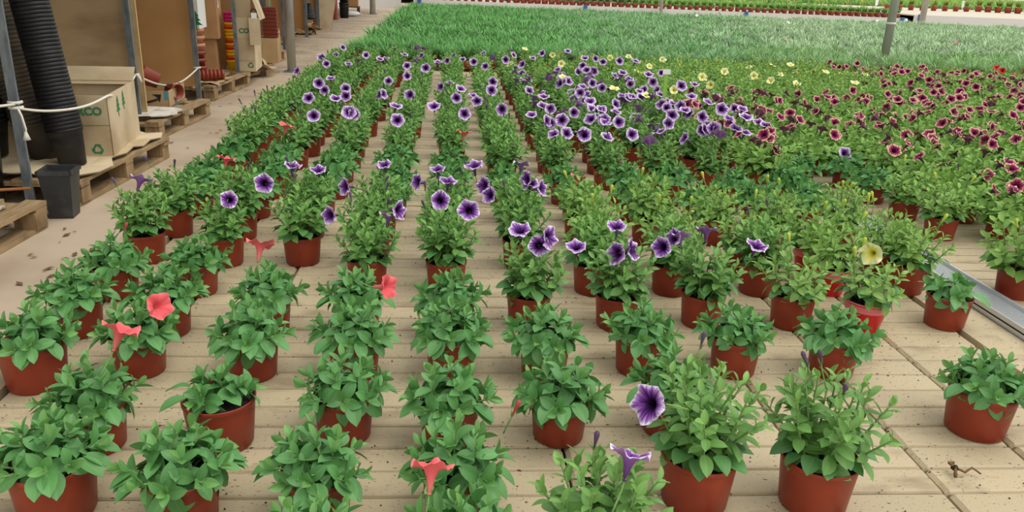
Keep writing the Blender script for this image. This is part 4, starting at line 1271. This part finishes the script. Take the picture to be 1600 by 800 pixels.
def sheet(name, lab, x0, x1, y0, y1, z, m, amp=.02, n=10, seed=1, cat='sheet', th=.006):
    r = random.Random(seed); t = thing(name, lab, cat, ((x0+x1)/2, (y0+y1)/2, z)); vs = []; fs = []
    cx, cy = (x1-x0)/2, (y1-y0)/2; hs = [[r.uniform(0, amp) for _ in range(n+1)] for _ in range(n+1)]
    for j in range(n+1):
        for i in range(n+1):
            e = .03 if i in (0, n) or j in (0, n) else 0
            vs.append((-cx+2*cx*i/n+r.uniform(-e, e), -cy+2*cy*j/n+r.uniform(-e, e), hs[j][i]+th))
    k = len(vs); vs += [(x, y, z-th) for x, y, z in vs]
    for j in range(n):
        for i in range(n):
            a = j*(n+1)+i; fs.append((a, a+1, a+n+2, a+n+1)); fs.append((k+a+n+1, k+a+n+2, k+a+1, k+a))
    b = MB(); b.add(vs, fs, 0, False); b.build('sheet', [m], t); return t
sheet('cardboard_sheet', 'buckled dirty cardboard sheet covering the pallet under the open carton', -2.9, -2.02, 4.4, 5.62, -.157, M_CARDP, .03, 9, 2)
sheet('plywood_sheet', 'pale plywood offcut lying on the nearest pallet', -2.7, -2.13, 2.9, 3.8, -.155, M_PAPER, .012, 6, 3)
sheet('paper_sacks', 'torn white paper lying on the pallet before the carton with the curved arrow', -2.85, -2.2, 6.25, 6.68, -.157, M_PAPER, .02, 8, 4, 'paper')
sheet('cardboard_scrap', 'small cardboard offcut on the pallet edge beside the lying brown pots', -2.6, -2.35, 8.15, 8.7, -.157, M_CARD, .02, 6, 5)
# stacks of nested black pots
def nest_mesh(R, m):
    b = MB(); b.lathe([(R*.72, 0), (R*.9, .16), (R*.955, .193), (R*.99, .195), (R, .203), (R*.99, .211), (R*.955, .214), (R*.88, .19), (R*.72, .02)], 24, 0, cap0=True); return b.mesh('nursery_pot', [m])
def nest(base, lean, n, step, me, lab, grp):
    d = Vector(lean).normalized(); q = d.to_track_quat('Z', 'Y').to_euler()
    for i in range(n):
        o = obj('nursery_pot', me, None, Vector(base)+d*(step*i), q); tag(o, lab, 'plant pot', grp)
nest((-2.2, 4.66, -.14), (-.13, .03, 1), 50, .0215, nest_mesh(.098, M_BLACK), 'black pot nested in the tall ribbed stack beside the open carton', 'black pots in the tall ribbed stack')
nest((-2.4, 4.8, -.14), (-.25, .05, 1), 40, .0235, nest_mesh(.122, M_BLACKD), 'dusty black pot nested in the leaning stack behind the nearest post', 'dusty black pots in the leaning stack')
t = thing('black_tub', 'big black tub with a grey band standing left of the nearest post', 'tub', (-2.6, 4.28, FZ))
b = MB(); b.lathe([(.17, 0), (.205, .5), (.215, .502), (.215, .53), (.2, .53), (.165, .03)], 28, 0, cap0=True); b.build('tub_wall', [M_BLACK], t)
b = MB(); b.lathe([(.2, .4), (.204, .402), (.205, .415), (.2, .418)], 28, 0); b.build('band', [M_GREYP], t)
nest((-2.72, 4.75, -.12), (-.05, .02, 1), 36, .03, nest_mesh(.15, M_BLACK), 'black pot in the dark stack at the left frame edge', 'black pots stacked at the frame edge')
t = thing('square_pot', 'square tapered grey-black plant pot standing alone on the walkway', 'plant pot', (-2.05, 4.17, FZ), .12)
b = MB(); b.box((0, 0, .12), (.155, .155, .24), taper=.72); o = b.build('pot_body', [M_GREYP], t)
b = MB()
for s in (-1, 1): b.box((s*.078, 0, .247), (.012, .168, .022)); b.box((0, s*.078, .247), (.168, .012, .022))
b.build('rim', [M_GREYP], t)
b = MB(); b.box((0, 0, .239), (.143, .143, .004)); b.build('inside', [M_BLACK], t)
t = thing('bamboo_stick', 'brown bamboo stick lying across to the square grey pot', 'stick', (-2.14, 4.03, -.12))
b = MB(); b.tube([(-.55, -.28, .02), (-.2, -.1, .012), (0.0, .02, 0)], .008, 7); b.build('cane', [mat('bamboo', (150, 96, 52), .6)], t)
for k, f in ((.3, 1), (.6, 1)):
    b = MB(); b.lathe([(.0085, -.006), (.0095, 0), (.0085, .006)], 8, 0, M=Matrix.Translation((-.55*k, -.28*k, .02*k)) @ Vector((1, .5, 0)).to_track_quat('Z', 'Y').to_matrix().to_4x4()); b.build('node', [mat('bamboo_node', (120, 76, 42), .6)], t)

def carton(x, y, z, w, d, h, rz, m, lab, name='cardboard_box', open_=False, flaps=()):
    """near right corner at x,y; w to the left, d away"""
    t = thing(name, lab, 'box', (x, y, z), rz); b = MB(); th = .006
    if open_:
        b.box((-w/2, th/2, h/2), (w, th, h)); b.box((-w/2, d-th/2, h/2), (w, th, h)); b.box((-th/2, d/2, h/2), (th, d, h)); b.box((-w+th/2, d/2, h/2), (th, d, h)); b.box((-w/2, d/2, .004), (w, d, .006))
    else: b.box((-w/2, d/2, h/2), (w, d, h))
    b.build('carton_body', [m], t)
    for c, dd, e in flaps:
        b = MB(); b.box((0, 0, 0), dd, rot=Euler(e).to_matrix()); b.build('flap', [m], t, c)
    return t
def text(s, size, parent, loc, rot, m, name='lettering', space=1.0):
    cu = bpy.data.curves.new(name, 'FONT'); cu.body = s; cu.size = size; cu.extrude = .0006; cu.offset = size*.04; cu.space_character = space; cu.materials.append(m); cu.align_x = 'CENTER'
    tmp = bpy.data.objects.new('tmp', cu); COL.objects.link(tmp); bpy.context.view_layer.update()
    me = bpy.data.meshes.new_from_object(tmp.evaluated_get(bpy.context.evaluated_depsgraph_get())); bpy.data.objects.remove(tmp)
    if not me.materials: me.materials.append(m)
    return obj(name, me, parent, loc, rot)
def recycle(parent, loc, rot, s, m):
    b = MB()
    for k in range(3):
        R3 = Matrix.Rotation(k*2.0944, 3, 'Z')
        def P(x, y, z=0): return R3 @ Vector((x*s, y*s, z))
        vs = [P(-.42, -.52), P(.2, -.52), P(.2, -.3), P(-.3, -.3), P(.2, -.68), P(.2, -.14), P(.52, -.41), P(-.62, -.2), P(-.42, -.08)]
        b.add(vs, [(0, 1, 2, 3), (4, 6, 5), (0, 3, 8, 7)], 0)
    b.build('recycling_symbol', [m], parent, loc, rot)
FR = (math.pi/2, 0, 0)          # facing the walkway's near end (-Y)
SD = (math.pi/2, 0, math.pi/2)  # facing the aisle (+X)
big = carton(-2.05, 4.86, -.145, .62, .7, .375, .14, M_CARDP, 'open pale carton with green lettering and recycling mark on a pallet', open_=True,
  flaps=[((-.31, .74, .4), (.6, .005, .16), (-.9, 0, 0)), ((-.31, .03, .3), (.58, .005, .13), (-.35, 0, 0))])
text('ARCO', .064, big, (-.125, -.002, .262), FR, M_GREENP); recycle(big, (-.085, -.002, .055), FR, .05, M_GREENP)
b = MB(); b.box((-.31, -.0015, .2), (.62, .002, .002)); b.build('print_line', [M_GREENP], big)
def tree_sign(parent, loc, rot, s):
    b = MB(); V_ = lambda x, y: (x*s, y*s, 0)
    for k in range(3): y = .1+k*.26; w = .42-k*.1; b.add([V_(-w, y), V_(w, y), V_(0, y+.36)], [(0, 1, 2)])
    b.add([V_(-.06, -.2), V_(.06, -.2), V_(.06, .1), V_(-.06, .1)], [(0, 1, 2, 3)]); b.build('tree_mark', [M_GREENP], parent, loc, rot)
tree_sign(big, (.002, .22, .24), SD, .11); tree_sign(big, (.002, .36, .26), SD, .1)
amz = carton(-2.35, 6.75, -.152, .5, .54, .135, .08, M_CARD, 'shallow cardboard carton printed with a black curved arrow', open_=True)
b = MB(); pts = []
for i in range(13):
    u = i/12; pts.append((-.37+.29*u, -.003, .062-.032*math.sin(math.pi*min(1, u*.92+.04))+.012*u))
b.tube(pts, .0085, 6)
b.add([(-.13, -.006, .108), (-.055, -.006, .108), (-.07, -.006, .042), (-.09, -.006, .085)], [(0, 3, 1), (1, 3, 2)]); b.build('arrow_print', [M_BLKP], amz)
b = MB(); b.box((-.02, -.002, .1), (.03, .002, .07)); b.box((.0015, .2, .02), (.002, .035, .075)); b.build('blue_tape', [M_BLUET], amz)
def lying_pot(loc, d, s, m, lab, grp=None, R=.075, H=.13):
    t = thing('plastic_pot', lab, 'plant pot', loc, rot=Vector(d).to_track_quat('Z', 'Y').to_euler(), group=grp)
    b = MB(); b.lathe([(R*.75*s, 0), (R*.93*s, H*.8*s), (R*s, H*.82*s), (R*s, H*s), (R*.93*s, H*s), (R*.7*s, .01)], 22, 0, cap0=True); b.build('pot_wall', [m], t)
    b = MB(); b.lathe([(R*.935*s, H*.78*s), (R*1.03*s, H*.8*s), (R*1.03*s, H*.88*s), (R*s, H*.89*s)], 22, 0); b.build('rim_band', [m], t); return t
lying_pot((-2.5, 6.98, .03), (-.6, -.1, .25), 1.1, M_BROWNP, 'red-brown pot lying in the arrow carton, largest and in the middle')
lying_pot((-2.43, 7.0, -.04), (.6, -.35, -.05), .85, M_BROWNP, 'red-brown pot lying in the arrow carton with a white tag, nearest the aisle')
lying_pot((-2.68, 6.95, -.04), (-.6, .1, 0), .85, M_BROWNP, 'red-brown pot lying in the arrow carton, deepest into the bay')
# rope tied from post to post
t = thing('white_rope', 'sagging white rope tied between the three nearest posts with a hanging tail', 'rope', (-2.3, 4.33, .25)); o3 = Vector((-2.3, 4.33, .25))
def sag(a, c, s, n=14): a, c = Vector(a), Vector(c); return [a.lerp(c, i/n)+Vector((0, 0, -s*math.sin(math.pi*i/n)))-o3 for i in range(n+1)]
b = MB()
for a, c, s in (((-2.5, 3.2, .42), (-2.3, 4.33, .255), .03), ((-2.28, 4.33, .235), (-2.12, 4.5, .205), .01), ((-2.12, 4.5, .205), (-2.03, 4.83, .235), .015), ((-2.03, 4.83, .235), (-2.43, 6.32, .165), .045), ((-2.43, 6.32, .165), (-2.46, 7.94, .035), .12)): b.tube(sag(a, c, s), .0075, 6)
b.build('rope_span', [M_ROPE], t)
for p in ((-2.31, 4.36, .262), (-2.31, 4.36, .235), (-2.45, 6.35, .165), (-2.48, 7.97, .035)):
    b = MB(); b.lathe([(.03, -.008), (.036, -.006), (.038, 0), (.036, .006), (.03, .008)], 12, 0, M=Matrix.Translation(Vector(p)-o3)); b.build('knot_loop', [M_ROPE], t)
b = MB(); b.tube([Vector(p)-o3 for p in ((-2.28, 4.32, .235), (-2.262, 4.31, .2), (-2.252, 4.31, .13), (-2.25, 4.3, .1))], .006, 6); b.lathe([(.006, .03), (.012, .01), (.02, -.015), (.004, -.016)], 8, 0, M=Matrix.Translation(Vector((-2.25, 4.3, .09))-o3)); b.build('rope_tail', [M_ROPE], t)
b = MB(); b.tube([Vector(p)-o3 for p in ((-2.43, 6.31, .165), (-2.4, 6.3, .16), (-2.385, 6.3, .11))], .012, 6); b.build('rope_tail', [M_ROPE], t)
# bay with the stacked boxes
carton(-2.61, 9.1, -.15, .36, .3, .36, .16, M_CARDB, 'lower brown carton of the two stacked boxes beside the yellow buckets')
tb = carton(-2.56, 9.06, .215, .42, .36, .55, .14, M_CARDB, 'upper big carton of the two stacked boxes, overhanging the lower one')
b = MB(); b.lathe([(.02, 0), (.05, .003), (.05, .004)], 16, 0); b.build('oval_print', [M_LABELW], tb, (.002, .1, .36), (0, math.pi/2, 0))
gb = carton(-2.57, 8.45, .36, .35, .3, .5, .05, M_WHITE, 'white carton with green print above the terracotta rims behind a post')
tree_sign(gb, (-.03, -.003, .02), FR, .16); tree_sign(gb, (-.1, -.003, .28), FR, .15)
for i in range(6):
    o = thing('terracotta_pot', 'terracotta pot in the short stack under the white carton with green print', 'plant pot', (-2.66, 8.55, -.15+i*.075), 0, 'terracotta pots stacked behind the post')
    b = MB(); b.lathe([(.07, 0), (.085, .1), (.1, .102), (.1, .135), (.085, .135), (.065, .02)], 20, 0, cap0=True); b.build('pot_wall', [M_BROWNP if i < 3 else mat('pale_terracotta', (196, 138, 108), .7)], o)
BUCK = [M_YELP, M_ORRED, M_YELP, M_YELP, M_ORRED, M_YELP, M_ORRED, M_YELP, M_YELP, M_YELP, M_ORRED, M_YELP, M_PINK, M_PINK, M_PINK]
bl = {}
for i, m in enumerate(BUCK):
    nm = 'yellow' if m is M_YELP else 'orange-red' if m is M_ORRED else 'magenta'
    o = thing('plastic_bucket', f'{nm} bucket nested in the colourful bucket stack beside the brown cartons', 'bucket', (-2.5, 9.32, -.15+i*.037), 0, f'{nm} buckets in the colourful stack')
    if m not in bl:
        b = MB(); b.lathe([(.05, 0), (.06, .1), (.066, .102), (.066, .12), (.058, .12), (.046, .02)], 20, 0, cap0=True); bl[m] = b.mesh('bucket_wall', [m])
    obj('bucket_wall', bl[m], o)
for i in range(7):
    lying_pot((-2.66+i*.034, 8.3+i*.017, -.085), (1, .5, -.02), .62, M_BROWNP, 'red-brown pot in the nested row lying on the pallet before the boxes', 'red-brown pots lying nested on the pallet', R=.085, H=.16)
co = carton(-2.24, 9.28, -.15, .18, .55, .58, .1, M_CARDP, 'tall pale carton with green lettering and hanging cardboard tag',
  flaps=[((-.1, -.03, .72), (.18, .006, .3), (.35, .12, 0)), ((.03, .3, .68), (.006, .45, .26), (0, -.3, 0))])
text('CO', .07, co, (-.1, -.002, .42), FR, M_GREENP); recycle(co, (-.05, -.002, .07), FR, .05, M_GREENP)
b = MB(); b.box((-.09, -.0015, .36), (.18, .002, .003)); b.box((-.09, -.0015, .12), (.18, .002, .003)); b.build('print_line', [M_CARDB], co)
t = thing('cardboard_tag', 'pale cardboard tag with white hook hanging on the tall pale carton', 'tag', (-2.215, 9.25, .15), .25)
b = MB(); b.box((0, 0, .14), (.12, .012, .29)); b.build('tag_board', [M_CARDP], t)
b = MB(); b.box((.0, -.002, .31), (.06, .01, .06)); b.build('hook_plate', [M_LABELW], t)
b = MB(); b.tube([(.03*math.cos(a), 0, .35+.03*math.sin(a)) for a in [i*.5 for i in range(-1, 8)]], .006, 6); b.build('hook', [M_BLACK], t)
for i in range(8):
    o = thing('terracotta_tray', 'brick-red tray in the stack beside the tall pale carton', 'tray', (-2.28, 10.35, .0+i*.045+.15), .1, 'brick-red trays stacked past the carton')
    b = MB(); b.box((0, 0, .015), (.16, .2, .03)); b.box((0, 0, .034), (.18, .22, .008)); b.build('tray_body', [M_BROWNP], o)
carton(-2.18, 10.2, -.15, .3, .4, .29, .1, M_CARD, 'torn kraft carton under the brick-red trays')
t = thing('white_canister', 'white plastic canister standing at the end of a pallet', 'canister', (-2.6, 11.95, -.155), -.1)
b = MB(); b.box((0, 0, .14), (.12, .16, .28)); b.box((-.01, 0, .3), (.08, .12, .05), taper=1.5); b.build('canister_body', [M_WHITE], t); b = MB(); b.lathe([(.02, 0), (.02, .03)], 12, 0, cap1=True); b.build('cap', [M_GREYP], t, (-.02, -.03, .32))
for i in range(6):
    o = thing('pink_pot', 'pinkish pot nested in the stack left of the white canister', 'plant pot', (-2.71, 11.85, -.155+i*.045), 0, 'pinkish pots beside the canister')
    b = MB(); b.lathe([(.05, 0), (.065, .09), (.07, .092), (.07, .11), (.06, .11)], 16, 0, cap0=True); b.build('pot_wall', [mat('dusty_pink', (186, 110, 100), .6)], o)
t = thing('green_bag', 'narrow green plastic bag hanging at the edge of a brown board', 'bag', (-2.7, 12.2, .05))
b = MB(); b.lathe([(.03, 0), (.055, .06), (.05, .25), (.035, .4), (.02, .48)], 14, 0, cap0=True, cap1=True); b.build('bag_body', [M_GREENP], t); b = MB(); b.tube([(0, 0, .48), (0, .05, .6)], .008, 6); b.build('tie', [M_ROPE], t)
def crumple(x, y, z, s, lab, m, seed):
    r = random.Random(seed); t = thing('crumpled_cardboard', lab, 'cardboard', (x, y, z))
    for k in range(4):
        n = 3; vs = []; e = Euler((r.uniform(-.9, .9), r.uniform(-.9, .9), r.uniform(0, 3))).to_matrix()
        for j in range(n+1):
            for i in range(n+1): vs.append(e @ Vector(((i/n-.5)*s, (j/n-.5)*s*.8, r.uniform(-.06, .06)*s))+Vector((r.uniform(-.3, .3)*s, r.uniform(-.3, .3)*s, .35*s)))
        fs = [(j*(n+1)+i, j*(n+1)+i+1, (j+1)*(n+1)+i+1, (j+1)*(n+1)+i) for j in range(n) for i in range(n)]
        b = MB(); b.add(vs, fs, 0); b.build('torn_sheet', [m], t)
crumple(-2.42, 10.05, FZ, .3, 'torn kraft paper scraps at the foot of the dark post', M_CARDP, 4)
crumple(-2.95, 14.4, FZ, .3, 'crumpled cardboard under the orange-brown board', M_CARD, 5)
crumple(-2.95, 16.7, FZ, .42, 'crumpled kraft cardboard heap before the two dark pots', M_CARD, 6)
crumple(-3.1, 18.9, FZ, .5, 'crumpled brown paper left of the farther thin post', M_CARDP, 7)
for i, (dx, dz) in enumerate(((0, 0), (0, .24))):
    t = thing('dark_pot', ['dark blue-black pot standing behind the crumpled cardboard, lower of two', 'dark blue-black pot upside down on its twin behind the crumpled cardboard'][i], 'plant pot', (-3.07, 17.55, FZ+.08+dz))
    b = MB(); b.lathe([(.1, 0), (.12, .2), (.125, .21), (.125, .235), (.1, .235)] if i == 0 else [(.12, 0), (.115, .02), (.09, .2), (.06, .24)], 20, 0, cap0=True, cap1=True); b.build('pot_wall', [M_BLACK], t)
    b = MB(); b.lathe([(.126, .2), (.13, .205), (.13, .23), (.126, .235)] if i == 0 else [(.121, 0), (.126, .005), (.126, .025), (.12, .03)], 20, 0); b.build('rim_band', [M_GREYP], t)
t = thing('kraft_board', 'tall pale kraft board leaning right of the farthest brown panel', 'board', (-2.98, 18.5, FZ), 0, rot=(-.1, .18, .2))
b = MB(); b.box((0, 0, .6), (.45, .012, 1.2)); b.build('board', [M_CARDP], t); b = MB(); b.box((.226, 0, .6), (.01, .016, 1.2)); b.build('edge_strip', [M_CARD], t)
t = thing('red_tube', 'tall red-brown round tube standing at the end of the storage row', 'tube', (-3.14, 21.8, FZ))
b = MB(); b.lathe([(.075, 0), (.075, 1.3)], 20, 0, cap1=True); b.build('tube_wall', [M_BROWNP], t); b = MB(); b.lathe([(.08, .0), (.082, .01), (.082, .05), (.078, .06)], 20, 0); b.build('collar', [M_BROWNP], t)
for i in range(2):
    t = thing('black_barrel', ['black plastic tub beside the red-brown tube, lower of the two', 'black plastic tub stacked on another beside the red-brown tube'][i], 'tub', (-3.02, 22.7, FZ+i*.4))
    b = MB(); b.lathe([(.11, 0), (.13, .36), (.14, .365), (.14, .395), (.12, .395)], 20, 0, cap0=True); b.build('tub_wall', [M_BLACK], t); b = MB(); b.lathe([(.136, .3), (.139, .302), (.139, .315), (.137, .317)], 20, 0); b.build('band', [M_GREYP], t)
carton(-2.8, 24.0, FZ+.25, .35, .4, .4, .05, M_CARDB, 'small brown carton at the far end of the walkway')
t = thing('wooden_stool', 'low dark stand under the far brown carton', 'stand', (-2.98, 24.2, FZ))
b = MB(); b.box((0, 0, .235), (.4, .4, .03)); b.build('stand_top', [M_GREYP], t)
for sx in (-1, 1):
    for sy in (-1, 1): b = MB(); b.box((sx*.17, sy*.17, .11), (.04, .04, .22)); b.build('leg', [M_GREYP], t)
t = thing('white_sack', 'white sack lying on the floor at the far end of the walkway', 'sack', (-2.98, 23.6, FZ), .3)
b = MB(); b.lathe([(.02, 0), (.22, .03), (.26, .08), (.2, .13), (.02, .15)], 16, 0, M=Matrix.Diagonal((1.15, .7, 1, 1))); b.build('sack_body', [M_WHITE], t); b = MB(); b.box((.3, 0, .07), (.08, .12, .02)); b.build('sack_end', [M_PAPER], t)
# litter
b = MB(); r = random.Random(77)
for _ in range(230):
    y = 3+r.random()**1.6*16; x = -2.0-.045*(y-4)+r.uniform(-.25, .75); a = r.uniform(0, 6); s = r.uniform(.008, .028)
    c, q = math.cos(a)*s, math.sin(a)*s; z = FZ+.004
    b.add([(x-c, y-q, z), (x+q*.5, y-c*.5, z+.004), (x+c, y+q, z+s*.3), (x-q*.5, y+c*.5, z+.006)], [(0, 1, 2, 3)])
o = b.build('leaf_litter', [mat('litter', (110, 84, 60), .9)]); tag(o, 'scattered dry leaf scraps on the beige walkway floor', 'litter'); o['kind'] = 'stuff'
b = MB(); tris = [(0, 1, 2), (0, 2, 3), (0, 3, 1), (1, 3, 2)]
for _ in range(1500):
    x = r.uniform(-1.1, 1.7); y = 1+r.random()**1.5*4; s = r.uniform(.0008, .0028)
    b.add([(x, y, s*1.4), (x-s, y-s*.6, 0), (x+s*1.3, y-s*.4, 0), (x+r.uniform(-1, 1)*s, y+s, 0)], tris)
o = b.build('soil_crumbs', [M_SOIL]); tag(o, 'dark soil crumbs scattered over the bench planks', 'soil'); o['kind'] = 'stuff'

t = thing('plant_stake', 'thin yellow-green stake standing upright among the purple flowers', 'stake', (1.33, 5.0, .08))
b = MB(); b.box((0, 0, .2), (.022, .003, .4)); b.build('stake_blade', [mat('stake_green', (150, 196, 84), .5)], t); b = MB(); b.box((0, -.002, .38), (.05, .003, .03)); b.build('cross_tab', [M_LABELW], t)
t = thing('dry_twig', 'curled dry brown twig lying on the planks near the right front pots', 'twig', (1.13, 1.4, .004))
b = MB(); b.tube([(-.03, -.01, .004), (-.02, .01, .014), (.0, .004, .006), (.02, .012, .012), (.035, .0, .004)], .004, 6, r1=.002); b.tube([(-.02, .01, .012), (-.03, .02, .02), (-.015, .026, .016)], .0035, 6); b.build('twig_stem', [mat('twig_brown', (112, 82, 54), .9)], t); b = MB(); b.lathe([(.002, 0), (.009, .005), (.006, .012), (.001, .014)], 7, 0); b.build('dry_bud', [M_SOIL], t, (-.02, .012, .005))
for i, (x, y) in enumerate(((.03, 2.72), (-.63, 2.19))):
    b = MB(); b.lathe([(.002, 0), (.011, .002), (.013, .007), (.007, .013), (.001, .014)], 7, 0, smooth=False); o = b.build('soil_clod', [M_SOIL], None, (x, y, .001)); tag(o, ['dark soil clod on the planks of the middle aisle', 'dark soil clod on the planks left of the coral trumpet'][i], 'soil clod')
